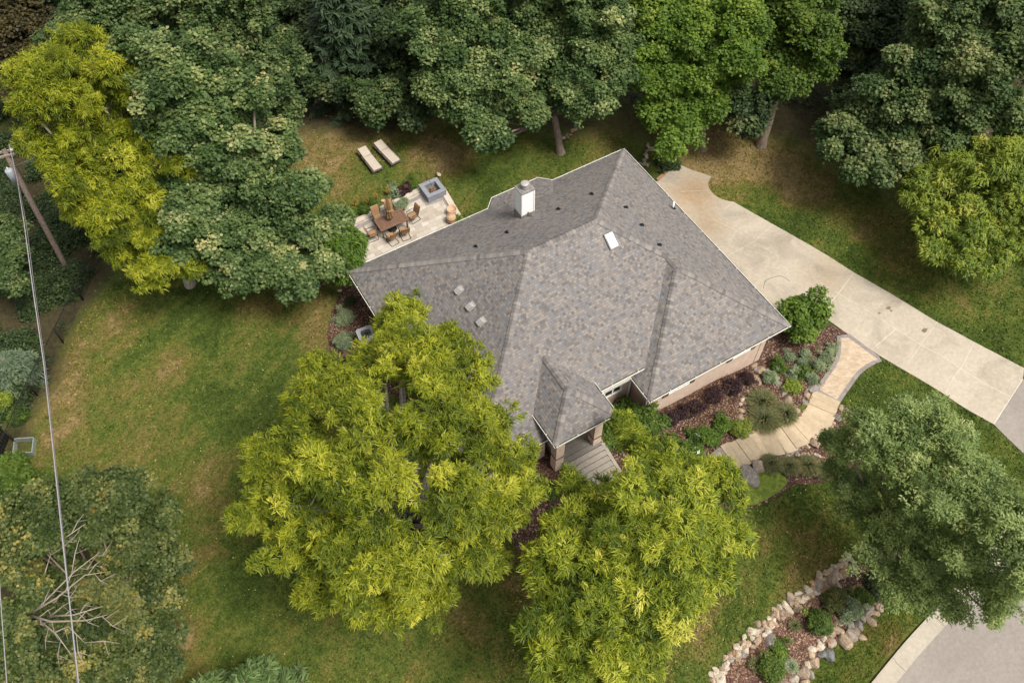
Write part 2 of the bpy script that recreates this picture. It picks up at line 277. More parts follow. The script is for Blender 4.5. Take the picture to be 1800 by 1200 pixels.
YL = [(0, (.05,.08,.005)), (.25, (.11,.145,.008)), (.5, (.205,.238,.013)), (.76, (.36,.375,.026)), (1, (.54,.52,.08))]
YL2 = [(0, (.05,.085,.006)), (.26, (.11,.155,.01)), (.52, (.215,.26,.017)), (.78, (.38,.4,.035)), (1, (.56,.54,.1))]
GM = [(0, (.028,.058,.017)), (.35, (.06,.103,.03)), (.65, (.13,.175,.06)), (.88, (.225,.262,.105)), (1, (.33,.31,.14))]
GD = [(0, (.022,.042,.014)), (.5, (.045,.075,.022)), (.85, (.085,.12,.04)), (1, (.14,.16,.06))]
GB = [(0, (.055,.105,.014)), (.4, (.1,.175,.022)), (.8, (.18,.26,.035)), (1, (.28,.32,.06))]
M = dict(
 shingle=shingle_mat(), cap=cap_mat(), white=plain('white_paint', (.72,.71,.67), .06, 4, .5), gutter_dark=plain('gutter_dark_fill', (.06,.052,.025), .5, 9),
 brick=brick_mat('tan_brick', (.52,.36,.27), (.62,.45,.35), (.58,.47,.39)), soffit=plain('soffit', (.5,.47,.42), .05), shutter=plain('brown_shutter', (.1,.065,.045), .2),
 glass=plain('dark_glass', (.02,.024,.028), .2, 2, .08, 0, .8), sky_glass=plain('skylight_glass', (.6,.64,.68), .08, 2, .12, 0, .5), siding=plain('white_siding', (.74,.74,.72), .04, 3, .5),
 metal=plain('galvanised_metal', (.38,.36,.34), .15, 10, .45, .3), rust=plain('weathered_cap_metal', (.22,.2,.19), .35, 6, .6, .2), dkmetal=plain('dark_metal', (.025,.022,.02), .2, 8, .5), black=plain('black_plastic', (.012,.012,.013), .2, 8, .5),
 concrete=conc_mat('driveway_concrete', (.385,.335,.265), .75), joint=conc_mat('joint_sealant', (.5,.45,.375), .3), kerb=conc_mat('kerb_concrete', (.36,.32,.26), .4), asphalt=conc_mat('street_asphalt', (.25,.222,.196), .22),
 slab=conc_mat('tan_stone_slab', (.47,.375,.26), .6), paver=cell_mat('tan_paver', [(.36,.27,.18), (.43,.33,.23), (.47,.37,.27), (.4,.31,.22)], .2, .1, (.27,.21,.15), .06, .5), border=cell_mat('grey_border_paver', [(.19,.165,.15), (.25,.22,.205), (.225,.2,.19)], .22, .15, (.15,.13,.12), .06, .5),
 patio=cell_mat('patio_paver', [(.33,.28,.225), (.43,.38,.315), (.5,.455,.395), (.38,.325,.27), (.45,.4,.335)], .42, .28, (.32,.27,.22), .06, 0), patio_dark=cell_mat('patio_band', [(.22,.195,.18), (.28,.25,.235)], .3, .15, (.18,.16,.15), .06, 0), coping=cell_mat('patio_coping', [(.42,.36,.29), (.49,.43,.36)], .6, .9, (.33,.29,.24), .03, 0),
 lawn=lawn_mat(), tufts=lawn_mat(True), mulch=mulch_mat('mulch', 1.0, 1.1), mulch_dry=mulch_mat('dry_mulch', 1.35, 1.1), moss=plain('ground_cover', (.13,.17,.02), .5, 5),
 deck=conc_mat('grey_porch_stone', (.17,.155,.135), .6), tread=conc_mat('step_tread', (.27,.24,.205), .5), bark=wood_mat('bark', (.2,.155,.12), (4, 4, .6), .45), bark_grey=wood_mat('grey_bark', (.33,.29,.25), (4, 4, .6), .35), deadwood=wood_mat('dead_wood', (.3,.25,.2), (3, 3, 1), .25), polewood=wood_mat('pole_wood', (.19,.145,.115), (6, 6, .3), .4),
 cushion=plain('lounger_cushion', (.43,.37,.3), .08, 5, .9), cushion_b=plain('lounger_frame', (.13,.11,.09), .1), sling=plain('brown_sling', (.28,.165,.085), .15, 5), table=wood_mat('table_wood', (.15,.085,.055), (2, 14, 2), .35), umb=plain('umbrella_fabric', (.27,.17,.08), .2, 4, .9), barrel=plain('barrel_wood', (.46,.3,.19), .15, 5),
 firestone=plain('grey_firestone', (.215,.225,.25), .15, 6), ash=plain('ash_and_logs', (.2,.15,.1), .7, 14), petal_w=plain('white_petal', (.8,.78,.72), .05), petal_c=plain('coral_petal', (.7,.2,.12), .25, 9), acgrey=plain('ac_top', (.3,.31,.33), .1, 4, .5), acdark=plain('ac_grille', (.06,.065,.07), .2),
 wire=plain('wire', (.36,.34,.36), .1, 4, .5), transf=plain('transformer_grey', (.4,.44,.48), .1, 4, .5), edgewood=wood_mat('retaining_timber', (.33,.2,.11)), litter=plain('fallen_leaf', (.42,.37,.17), .3, 20),
 loc=leaf_mat('locust_leaf', YL, .38, .45), loc2=leaf_mat('locust_leaf_greener', YL2, .38, .45), maple=leaf_mat('maple_leaf', GM, .35, .5, 1.2), mapled=leaf_mat('maple_leaf_dark', GM, .35, .5, 1.0), dark=leaf_mat('dark_leaf', GD, .25, .5, .9) ,
 bright=leaf_mat('bright_leaf', GB, .4, .5), brightd=leaf_mat('mid_green_leaf', GB, .35, .5, .7), fine=leaf_mat('fine_leaf', [(0, (.10,.15,.045)), (.45, (.2,.27,.085)), (.8, (.33,.4,.15)), (1, (.46,.5,.24))], .45, .35), yg=leaf_mat('yellow_green_leaf', [(0, (.09,.14,.02)), (.5, (.18,.24,.03)), (.8, (.32,.36,.05)), (1, (.48,.45,.1))], .4, .5),
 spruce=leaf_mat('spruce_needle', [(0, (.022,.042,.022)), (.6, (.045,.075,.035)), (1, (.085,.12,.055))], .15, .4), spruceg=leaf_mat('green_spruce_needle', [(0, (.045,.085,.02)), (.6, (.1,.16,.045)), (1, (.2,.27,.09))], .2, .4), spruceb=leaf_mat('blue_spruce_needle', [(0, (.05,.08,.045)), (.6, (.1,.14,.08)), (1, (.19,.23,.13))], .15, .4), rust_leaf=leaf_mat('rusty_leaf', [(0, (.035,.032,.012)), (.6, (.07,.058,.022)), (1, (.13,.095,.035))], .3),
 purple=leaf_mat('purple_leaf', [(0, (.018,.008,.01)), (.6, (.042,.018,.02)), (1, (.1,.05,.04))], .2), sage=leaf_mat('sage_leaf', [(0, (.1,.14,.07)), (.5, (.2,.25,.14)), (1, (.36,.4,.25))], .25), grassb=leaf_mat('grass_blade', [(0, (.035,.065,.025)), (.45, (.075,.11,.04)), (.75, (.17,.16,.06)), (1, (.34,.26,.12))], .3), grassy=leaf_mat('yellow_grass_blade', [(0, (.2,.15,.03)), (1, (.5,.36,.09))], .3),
 autumn=leaf_mat('mixed_leaf', [(0, (.06,.08,.02)), (.5, (.12,.13,.035)), (.85, (.22,.2,.05)), (1, (.28,.15,.05))], .3),
)
M['mottledl'] = leaf_mat('mottled_leaf', [(0, (.03,.055,.014)), (.4, (.07,.1,.024)), (.7, (.14,.165,.05)), (.9, (.26,.25,.08)), (1, (.36,.28,.07))], .35, .6)
M['frameg'] = plain('weathered_green_board', (.2,.23,.2), .2, 8)
M['blackm'] = plain('black_metal', (.012,.012,.012), .2, 8, .5)
ROCKM = dict(tan=rock_mat('tan_rock', (.31,.235,.165), (.44,.35,.26)), grey=rock_mat('grey_rock', (.21,.19,.17), (.34,.315,.28)), pale=rock_mat('pale_rock', (.42,.365,.29), (.58,.52,.44)), rust=rock_mat('rusty_rock', (.29,.175,.1), (.4,.27,.165)), pink=rock_mat('pink_rock', (.29,.235,.19), (.4,.34,.28)), slate=rock_mat('slate_rock', (.16,.165,.16), (.27,.275,.26)))

# ------------------------------------------------------------------ terrain and sheets
def spaced(lo, hi, st, far):
    mid = list(np.arange(lo, hi+st/2, st)); a = []; d = st; x = mid[0]
    while x > lo-far: d *= 1.35; x -= d; a.append(x)
    b = []; d = st; x = mid[-1]
    while x < hi+far: d *= 1.35; x += d; b.append(x)
    return np.array(a[::-1]+mid+b)
DRY = [(600,230,3.2,.9),(560,310,2.5,.9),(780,270,1.8,1.3),(800,290,1.0,.9),(700,230,2.5,.4),(1060,240,1.6,.9),(1220,250,2,1.0),(1300,270,2.6,.9),(1390,290,2.5,.8),(1420,340,2,.5),(1500,390,1.5,.6),(1560,450,1.6,.6),(1650,510,1.6,.5),(1270,310,2,.5),
 (160,600,1.6,.9),(120,690,1.6,.9),(220,560,1.5,.5),(100,770,1.4,.7),(250,720,1.8,.45),(310,650,1.5,.5),(560,600,1.2,.9),(570,540,1.2,.9),(470,530,1.6,.8),(420,640,1.6,.35),(200,810,2,.5),(330,850,1.8,.5),(380,950,1.6,.4),(330,1120,1.6,.8),(920,1000,1.2,1.1),(930,1060,1,.6),(820,1100,1.5,.4),(1240,1090,1.6,.6),(1400,1010,1.2,.6),(1440,970,1.2,.5),(1350,920,1.3,.3),(1230,1140,1,.5),(1540,1120,.8,.3),(500,1130,1.3,.3),
 (380,600,1.8,-.5),(430,700,2,-.5),(500,600,1.3,-.35),(430,1050,1.6,-.7),(430,990,1,-.5),(660,300,1.6,-.5),(850,300,1.5,-.7),(1000,240,1.5,-.3),(1400,400,1.3,-.6),(1500,470,1.3,-.75),(1350,360,1.0,-.6),(1650,560,1.2,-.8),(1750,610,1.2,-.8),(1580,540,1,-.6),(1540,700,1.6,-.8),(1650,760,1.5,-.9),(1720,800,1.2,-.7),(1400,880,1.5,-.3),(330,520,2,-.3),(1300,1010,1.5,-.35),(1480,1170,1.2,-.2)]
SOIL = [(540,190,2.2,.7),(620,185,2.4,.7),(700,195,2.0,.7),(1130,225,1.8,.5),(1350,210,2.4,.6),(1450,190,3,.8),(1480,290,2.0,.5),(1590,350,2.0,.6),(1550,100,5,1.2),(1450,100,4,1.0),(60,560,2.6,.8),(100,500,2.3,.9),(150,440,2.3,1.0),(60,680,1.8,.9),(20,780,1.5,.9),(20,480,3,.8),(60,350,5,1.2),(40,630,2,.6),(900,80,6,1.1),(600,60,5,1.1),(300,200,6,1.1),(1200,100,4,1.1),(1750,150,6,1.0),(440,490,1.4,.5),(120,1020,2.6,.8),(20,1100,4,.9),(1580,960,1.6,.6),(1520,1030,1.4,.8),(1000,205,1.8,.5),(0,0,12,1.4),(900,-100,14,1.4),(1700,-50,12,1.3)]
def field(spec, X, Y):
    a = np.zeros_like(X)
    for px, py, r, v in spec:
        q = G(px, py); a += v*np.exp(-((X-q.x)**2+(Y-q.y)**2)/(2*(r*.75)**2))
    return a
gx, gy = spaced(-32, 62, .4, 400), spaced(-26, 64, .4, 400)
X, Y = np.meshgrid(gx, gy); Z = Hv(X.ravel(), Y.ravel()).reshape(X.shape)
nx, ny = len(gx), len(gy); V = np.stack([X.ravel(), Y.ravel(), Z.ravel()], 1)
ii = np.arange(nx*ny).reshape(ny, nx)
F = np.stack([ii[:-1,:-1].ravel(), ii[:-1,1:].ravel(), ii[1:,1:].ravel(), ii[1:,:-1].ravel()], 1)
def npmesh(name, V, F, smooth=False):
    me = bpy.data.meshes.new(name); k = F.shape[1]
    me.vertices.add(len(V)); me.vertices.foreach_set('co', np.ascontiguousarray(V, np.float32).ravel())
    me.loops.add(F.size); me.loops.foreach_set('vertex_index', np.ascontiguousarray(F, np.int32).ravel())
    me.polygons.add(len(F)); me.polygons.foreach_set('loop_start', np.arange(0, F.size, k, dtype=np.int32))
    me.polygons.foreach_set('loop_total', np.full(len(F), k, np.int32))
    if smooth: me.polygons.foreach_set('use_smooth', np.ones(len(F), bool))
    me.update(calc_edges=True); return me
me = npmesh('ground', V, F, True)
for nm, sp in (('dry', DRY), ('soil', SOIL)):
    at = me.attributes.new(nm, 'FLOAT', 'POINT'); at.data.foreach_set('value', field(sp, X, Y).ravel().astype(np.float32))
tag(link('ground', me, None, M['lawn']), kind='structure')

def smooth_poly(pts, n=4, closed=True):
    out = []; N = len(pts)
    for i in range(N if closed else N-1):
        p0, p1, p2, p3 = (pts[(i-1) % N] if closed or i > 0 else pts[0]), pts[i], pts[(i+1) % N], (pts[(i+2) % N] if closed or i+2 < N else pts[-1])
        for k in range(n):
            t = k/n
            out.append(tuple(.5*((2*p1[j])+(-p0[j]+p2[j])*t+(2*p0[j]-5*p1[j]+4*p2[j]-p3[j])*t*t+(-p0[j]+3*p1[j]-3*p2[j]+p3[j])*t**3) for j in range(2)))
    if not closed: out.append(tuple(pts[-1][:2]))
    return out
def gpoly(px, smooth=0, closed=True):
    q = [G(a, b) for a, b in px]; q = [(v.x, v.y) for v in q]
    return smooth_poly(q, smooth, closed) if smooth else q
def resample(poly, st, closed=True):
    out = []; n = len(poly)
    for i in range(n if closed else n-1):
        a, b = poly[i], poly[(i+1) % n]; L = math.dist(a, b); k = max(1, int(L/st))
        for j in range(k): out.append((a[0]+(b[0]-a[0])*j/k, a[1]+(b[1]-a[1])*j/k))
    if not closed: out.append(tuple(poly[-1]))
    return out
def inside(poly, x, y):
    r = np.zeros(x.shape, bool); n = len(poly)
    for i in range(n):
        x0, y0 = poly[i]; x1, y1 = poly[(i+1) % n]
        if y0 == y1: continue
        c = ((y0 > y) != (y1 > y)) & (x < (x1-x0)*(y-y0)/(y1-y0)+x0); r ^= c
    return r
SHEETS = []
def sheet(name, poly, mat, top=.03, skirt=.15, st=.5, wob=0, kind='structure', parent=None, hf=None, seed=0):
    """a slab whose top follows the ground"""
    hf = hf or Hv
    if parent is None: SHEETS.append(list(poly))
    a = sum(poly[i][0]*poly[(i+1)%len(poly)][1]-poly[(i+1)%len(poly)][0]*poly[i][1] for i in range(len(poly)))
    if a < 0: poly = poly[::-1]
    b = resample(poly, st*.7)
    if wob:
        rs = random.Random(seed); b = [(x+rs.uniform(-wob, wob), y+rs.uniform(-wob, wob)) for x, y in b]
    n = len(b); xs = np.array([p[0] for p in b]); ys = np.array([p[1] for p in b])
    X, Y = np.meshgrid(np.arange(xs.min(), xs.max(), st), np.arange(ys.min(), ys.max(), st)); X = X.ravel(); Y = Y.ravel()
    k = inside(b, X, Y); pts = [Vector(p) for p in b]
    for x, y in zip(X[k], Y[k]):
        if ((xs-x)**2+(ys-y)**2).min() > (st*.35)**2: pts.append(Vector((x, y)))
    vo, _, fo, *_ = delaunay_2d_cdt(pts, [(i, (i+1) % n) for i in range(n)], [], 1, 1e-5)
    A = np.array([(v.x, v.y) for v in vo]); Zz = hf(A[:, 0], A[:, 1])+top
    m = MB(); m.add([(A[i, 0], A[i, 1], Zz[i]) for i in range(len(A))], [tuple(f) if ((A[f[1]]-A[f[0]])[0]*(A[f[2]]-A[f[0]])[1]-(A[f[1]]-A[f[0]])[1]*(A[f[2]]-A[f[0]])[0]) > 0 else tuple(f[::-1]) for f in fo])
    if skirt:
        hb = hf(np.array(xs), np.array(ys))+top
        m.add([(xs[i], ys[i], hb[i]) for i in range(n)]+[(xs[i], ys[i], hb[i]-skirt) for i in range(n)], [(i, n+i, n+(i+1)%n, (i+1)%n) for i in range(n)])
    o = m.build(name, mat, parent)
    if kind and parent is None: tag(o, kind=kind)
    return o
def ribbon(pl, w0, w1=None, st=.3):
    """polygon of a band along a centre line; offsets to the left/right"""
    pl = resample(pl, st, False); w1 = -w0 if w1 is None else w1; L, Rr = [], []
    for i, p in enumerate(pl):
        a = pl[max(i-1, 0)]; b = pl[min(i+1, len(pl)-1)]; t = Vector((b[0]-a[0], b[1]-a[1])).normalized(); n = Vector((-t.y, t.x))
        L.append((p[0]+n.x*w0, p[1]+n.y*w0)); Rr.append((p[0]+n.x*w1, p[1]+n.y*w1))
    return L, Rr
def strip(name, pl, w0, w1, mat, top, parent=None, kind=None, skirt=0, hf=None):
    L, Rr = ribbon(pl, w0, w1); hf = hf or Hv; n = len(L)
    zl = hf(np.array([p[0] for p in L]), np.array([p[1] for p in L]))+top; zr = hf(np.array([p[0] for p in Rr]), np.array([p[1] for p in Rr]))+top
    m = MB(); m.add([(L[i][0], L[i][1], zl[i]) for i in range(n)]+[(Rr[i][0], Rr[i][1], zr[i]) for i in range(n)], [(i, n+i, n+i+1, i+1) for i in range(n-1)])
    if skirt: m.add([(L[i][0], L[i][1], zl[i]-d) for d in (0, skirt) for i in range(n)]+[(Rr[i][0], Rr[i][1], zr[i]-d) for d in (0, skirt) for i in range(n)], [(i+1, n+i+1, n+i, i) for i in range(n-1)]+[(2*n+i, 3*n+i, 3*n+i+1, 2*n+i+1) for i in range(n-1)])
    o = m.build(name, mat, parent)
    if kind: tag(o, kind=kind)
    return o

# driveway, street, kerb
drive = gpoly([(1190,288),(1216,300),(1250,311)]) + smooth_poly([tuple(G(a, b)[:2]) for a, b in ((1250,311),(1244,326),(1256,344),(1275,353),(1290,356))], 4, False) + gpoly([(1300,362),(1376,405),(1454,450),(1501,480),(1562,515),(1644,565),(1720,606),(1800,648),(1797,667),(1746,746),(1641,682),(1546,626),(1490,588),(1396,520),(1368,552)]) + [(15.75, 1.5), (15.75, 11.6)] + gpoly([(1157,318)])
dr = sheet('driveway', drive, M['concrete'], .05, .3)
for ln, w_ in (([(1250,385),(1287,403),(1323,424),(1370,453),(1473,517)],.016),([(1473,517),(1574,579),(1618,607)],.03),([(1618,607),(1688,648),(1740,680),(1775,698)],.035),([(1357,397),(1323,427),(1280,450)],.018),([(1500,481),(1473,517),(1457,535)],.03),([(1574,579),(1539,609)],.03),([(1647,566),(1618,607),(1595,640)],.024),([(1712,604),(1688,648),(1672,668),(1661,692)],.028),([(1562,516),(1540,545)],.012),([(1300,467),(1380,513)],.014),([(1197,338),(1247,336)],.014),([(1290,356),(1275,368)],.014),([(1797,667),(1746,746)],.05)):
    strip('joint', gpoly(ln), w_*.6, -w_*.6, M['joint'], .058, dr)
strip('joint', gpoly([(1342,508),(1345,495),(1360,488),(1375,487),(1388,496)], 4, False), .01, -.01, M['dkmetal'], .057, dr).name = 'crack'
stain = plain('oil_stain', (.17,.125,.08), .3, 12)
for i, (a, b, r) in enumerate(((1561,542,.16),(1566,547,.1),(1625,581,.22),(1545,551,.1))):
    c = G(a, b); rs = random.Random(i); sheet('stain', [(c.x+r*math.cos(t)*rs.uniform(.5, 1.2), c.y+r*.6*math.sin(t)*rs.uniform(.5, 1.2)) for t in np.linspace(0, 2*PI, 12)[:-1]], stain, .056, 0, .2, parent=dr)
strip('retaining_edge', gpoly([(1157,319),(1191,288)]), .18, -.02, M['edgewood'], .09, None, 'structure', .4)
kerbl = gpoly([(1420,1330),(1480,1262),(1537,1192),(1590,1128),(1645,1068),(1705,998),(1772,925),(1860,840)], 4, False)
strip('kerb', kerbl, .0, -.16, M['kerb'], .13, None, 'structure', .3)
strip('kerb_gutter', kerbl, -.16, -.72, M['kerb'], .038, None, 'structure', 0)
for i in range(3, len(kerbl)-2, 2):
    p, q = kerbl[i], kerbl[i+1]
L_, R_ = ribbon(kerbl, -.16, -.72)
street = R_ + gpoly([(2000,760),(2400,900),(2300,1500),(1500,1500),(1440,1400)])
sheet('street', [(p[0], p[1]) for p in street], M['asphalt'], .032, 0, .8)
sheet('driveway_apron', gpoly([(1747,747),(1799,667),(1900,730),(1960,860),(1880,905),(1830,830)]), M['asphalt'], .04, .1)
# kerb joints
fine_ = resample(kerbl, .1, False); ks = fine_[::26]; kj = MB()
for i in range(1, len(ks)-1):
    a, b = Vector(fine_[i*26-3]), Vector(fine_[i*26+3]); t = (b-a).normalized(); n = Vector((-t.y, t.x)); c = Vector(ks[i]); w0 = c-n*.0; w1 = c-n*.16; w2 = c-n*.72
    def q(v, d, dz): return (v.x+t.x*d, v.y+t.y*d, H(v.x, v.y)+dz)
    kj.add([q(w0,-.007,.136), q(w1,-.007,.136), q(w1,.007,.136), q(w0,.007,.136), q(w1,-.007,.043), q(w2,-.007,.043), q(w2,.007,.043), q(w1,.007,.043)], [(0,1,2,3),(4,5,6,7)])
tag(kj.build('kerb_joint', M['dkmetal']), kind='structure')

# patio
pt = [(2.0,12.1)]+gpoly([(560,436),(600,410),(628,386),(737,331),(752,322),(785,336),(812,383)])+[(8.3,12.1)]
sheet('patio', pt, M['patio'], .05, .2)
a, b, c_ = gpoly([(600,404),(738,332),(754,324)]), gpoly([(628,386),(740,331)]), gpoly([(784,336),(812,383)])
strip('patio_coping', gpoly([(590,404),(739,331)]), -.0, -.34, M['coping'], .13, None, 'structure', .12)
strip('patio_coping', gpoly([(783,333),(813,384)]), -.0, -.34, M['coping'], .13, None, 'structure', .12)
strip('patio_band', gpoly([(600,411),(741,342)]), -.0, -.26, M['patio_dark'], .058, None, 'structure')
strip('patio_band', gpoly([(780,345),(796,370)]), -.0, -.2, M['patio_dark'], .058, None, 'structure')
strip('patio_band', gpoly([(741,342),(752,358),(784,345)]), .0, -.22, M['patio_dark'], .060, None, 'structure')

# beds
sheet('mulch_bed', gpoly([(640,474),(612,480),(598,515),(580,560),(577,600),(586,636),(605,662),(650,672),(700,700),(800,760),(868,850),(890,900),(905,960),(930,975),(945,940),(955,900),(1000,880),(1010,840)], 3)+[(4, 1), (1, 3), (1, 10)], M['mulch'], .03, .06, .4, .03)
front_bed = gpoly([(1050,820),(1085,860),(1160,880),(1240,832),(1296,780),(1360,745),(1420,705),(1447,690),(1470,640),(1492,598),(1486,585),(1440,560),(1395,522),(1368,554)]) + [(15.6, 1.0), (9, 1.3), (6.3, 1.5), (6.2, 0)]
sheet('mulch_bed', front_bed, M['mulch'], .03, .06, .4, .03)
sheet('mulch_bed', gpoly([(1445,700),(1480,712),(1512,730),(1530,760),(1520,800),(1490,835),(1440,850),(1400,852),(1380,862),(1345,885),(1300,897),(1285,905),(1270,895),(1275,870),(1300,830),(1330,800),(1400,770),(1430,740)], 3), M['mulch'], .03, .05, .4, .03)
sheet('ground_cover', gpoly([(1300,850),(1345,822),(1380,840),(1378,856),(1345,880),(1300,892),(1285,885)], 3), M['moss'], .05, .05, .4, .03)
sheet('street_bed', gpoly([(1240,1230),(1262,1190),(1310,1130),(1370,1075),(1440,1020),(1490,990),(1560,985),(1590,1000),(1570,1040),(1530,1060),(1500,1110),(1450,1150),(1420,1190),(1400,1240)], 2), M['mulch_dry'], .03, .06, .4, .04)
# walkway
CL = [(1514,606),(1483,655),(1454,697),(1436,737),(1410,757),(1370,777),(1340,778),(1308,793),(1280,806),(1262,822),(1230,843),(1180,868),(1120,880),(1070,880)]
cl = gpoly(CL, 5, False); WW = .66
def cut(a, b, n=len(CL)-1):   # piece of the centre line by control index
    return cl[int(a*5):int(b*5)+1]
def hw(x, y): return Hv(x, y)
def paved(a, b, flare=0):
    seg = cut(a, b); L, Rr = ribbon(seg, WW, -WW, .3); n = len(L)
    if flare:
        for i in range(n):
            k = max(0, 1-i/(n*.42))**1.6*flare
            for arr, s_ in ((L, 1), (Rr, -1)):
                d = Vector((L[i][0]-Rr[i][0], L[i][1]-Rr[i][1])).normalized(); arr[i] = (arr[i][0]+d.x*k*s_, arr[i][1]+d.y*k*s_)
    return L, Rr
for nm, (a, b, fl) in enumerate(((0, 2, .85), (8, 13, 0))):
    L, Rr = paved(a, b, fl)
    if nm == 0: L[0] = tuple(G(1491,588)[:2]); Rr[0] = tuple(G(1545,628)[:2]); L[0], Rr[0] = (L[0], Rr[0]) if math.dist(L[0], L[1]) < math.dist(L[0], Rr[1]) else (Rr[0], L[0])
    sheet('walkway', L+Rr[::-1], M['paver'], .05, .12, .35)
    wd = .2
    strip('walkway_border', L, 0, -wd, M['border'], .056, None, 'structure', .08); strip('walkway_border', Rr, wd, 0, M['border'], .056, None, 'structure', .08)
    e0 = [L[-1], Rr[-1]] if nm == 0 else [L[0], Rr[0]]; strip('walkway_border', e0, .1, -.1, M['border'], .060, None, 'structure')
    if nm == 0: strip('walkway_border', [L[0], Rr[0]], .17, -.03, M['border'], .063, None, 'structure')
# stone slab steps: each slab flat, a small rise between them
seg = resample(cut(2, 8), .12, False); tot = sum(math.dist(seg[i], seg[i+1]) for i in range(len(seg)-1))
acc = [0]
for i in range(len(seg)-1): acc.append(acc[-1]+math.dist(seg[i], seg[i+1]))
rs = random.Random(5); cuts = [0.0]
while cuts[-1] < tot-.4: cuts.append(cuts[-1]+rs.uniform(.3, .5))
cuts[-1] = tot
def at(s_):
    i = max(0, min(len(seg)-2, int(np.searchsorted(acc, s_))-1)); t = (s_-acc[i])/max(1e-6, acc[i+1]-acc[i]); p = Vector(seg[i]).lerp(Vector(seg[i+1]), t)
    a = Vector(seg[max(0, i-2)]); b = Vector(seg[min(len(seg)-1, i+3)]); d = (b-a).normalized(); return p, Vector((-d.y, d.x))
stp = empty('stone_walk_steps', (0, 0, 0), 0, 'curved run of tan stone slab steps in the garden walk', 'steps')
for i in range(len(cuts)-1):
    a, b = cuts[i]+.006, cuts[i+1]-.006; poly = []
    for s_ in (a, (a+b)/2, b): p, n = at(s_); poly.append((p+n*(WW+rs.uniform(-.03, .04))))
    for s_ in (b, (a+b)/2, a): p, n = at(s_); poly.append((p-n*(WW+rs.uniform(-.03, .04))))
    c = at((a+b)/2)[0]; z = H(c.x, c.y)+.09+rs.uniform(-.008, .008)+ (.02 if i % 2 else 0)
    m = MB(); m.prism([tuple(v) for v in poly], z-.18, z); m.build('slab', M['slab'], stp, .015)

# ------------------------------------------------------------------ house
L, D, W, d, m_, r, ZE = 16.3, 12.787, 7.944, .729, .646, .645, 2.75
house = empty('brick_house', (L/2, D/2, 0), 0, 'single storey tan brick house under a large grey shingle hip roof', 'house')
HO = Vector((-L/2, -D/2, 0))
def hb(mb, name, mat, parent=None, bevel=0):
    o = mb.build(name, mat, parent or house, bevel)
    o.matrix_parent_inverse = Matrix.Translation(HO) if (parent is None) else Matrix.Identity(4)
    return o
F_ = Vector((0,0,ZE)); Wc = Vector((0,D,ZE)); Nc = Vector((L,D,ZE)); Ec = Vector((L,-d,ZE)); S1 = Vector((L-W,-d,ZE))
P1 = Vector((D/2,D/2,ZE+m_*D/2)); P2 = Vector((L-D/2,D/2,ZE+m_*D/2)); P3 = Vector((L-W/2,W/2-d,ZE+m_*W/2)); Qp = Vector((L-W/2,W/2,ZE+m_*W/2))
Vj = Vector((L-W+r, r, ZE+m_*r)); u0 = 4.92
b0, b1, b2, b3 = Vector((7.9,D,ZE)), Vector((8.45,D+.55,ZE)), Vector((11.2,D+.55,ZE)), Vector((11.78,D,ZE))
rf = MB()
rf.add([F_, (u0,0,ZE), (u0,r,ZE+m_*r), Vj, Qp, P2, P1], [tuple(range(7))])
rf.add([S1, P3, Qp, Vj, (L-W+r,r+.5,ZE+m_*r), (L-W,r+.5,ZE)], [(0,5,4,3,2,1)])
rf.add([S1, Ec, P3], [(0,1,2)]); rf.add([Ec, Nc, P2, Qp, P3], [(0,1,2,3,4)])
rf.add([Nc, b3, b0, Wc, P1, P2], [(0,1,2,3,4,5)]); rf.add([Wc, F_, P1], [(0,1,2)])
k = 1.5; bt0, bt1 = Vector((8.9,D-k,ZE+m_*k+.01)), Vector((10.8,D-k,ZE+m_*k+.01))
rf.add([b0, b1, b2, b3, bt1, bt0], [(1,0,5),(2,1,5,4),(3,2,4)])
roof = hb(rf, 'roof', M['shingle'])
# underside and fascia
def foot(o_, z0, z1, name, mat):
    f = [(o_,o_),(u0-1.2+o_*0,o_),(u0-1.2,2.2),(u0+1.1,2.2),(u0+1.1,r+o_),(L-W+o_,r+o_),(L-W+o_,-d+o_),(L-o_,-d+o_),(L-o_,D-o_),(11.6,D-o_),(11.1,D+.55-o_),(8.6,D+.55-o_),(8.1,D-o_),(o_,D-o_)]
    mb = MB(); mb.prism(f, z0, z1); return hb(mb, name, mat)
foot(.5, -1.6, ZE-.1, 'wall', M['brick'])
foot(.015, ZE-.16, ZE-.03, 'soffit', M['soffit'])
mb = MB(); mb.prism([(u0+1.1, r+.02),(L-W+.6, r+.02),(L-W+.6, r+.6),(u0+1.1, r+.6)], ZE+m_*r-.17, ZE+m_*r-.02); mb.box(u0+1.2, L-W+.5, r+.5, r+1.6, ZE-.3, ZE+m_*r-.1); hb(mb, 'soffit', M['soffit'])
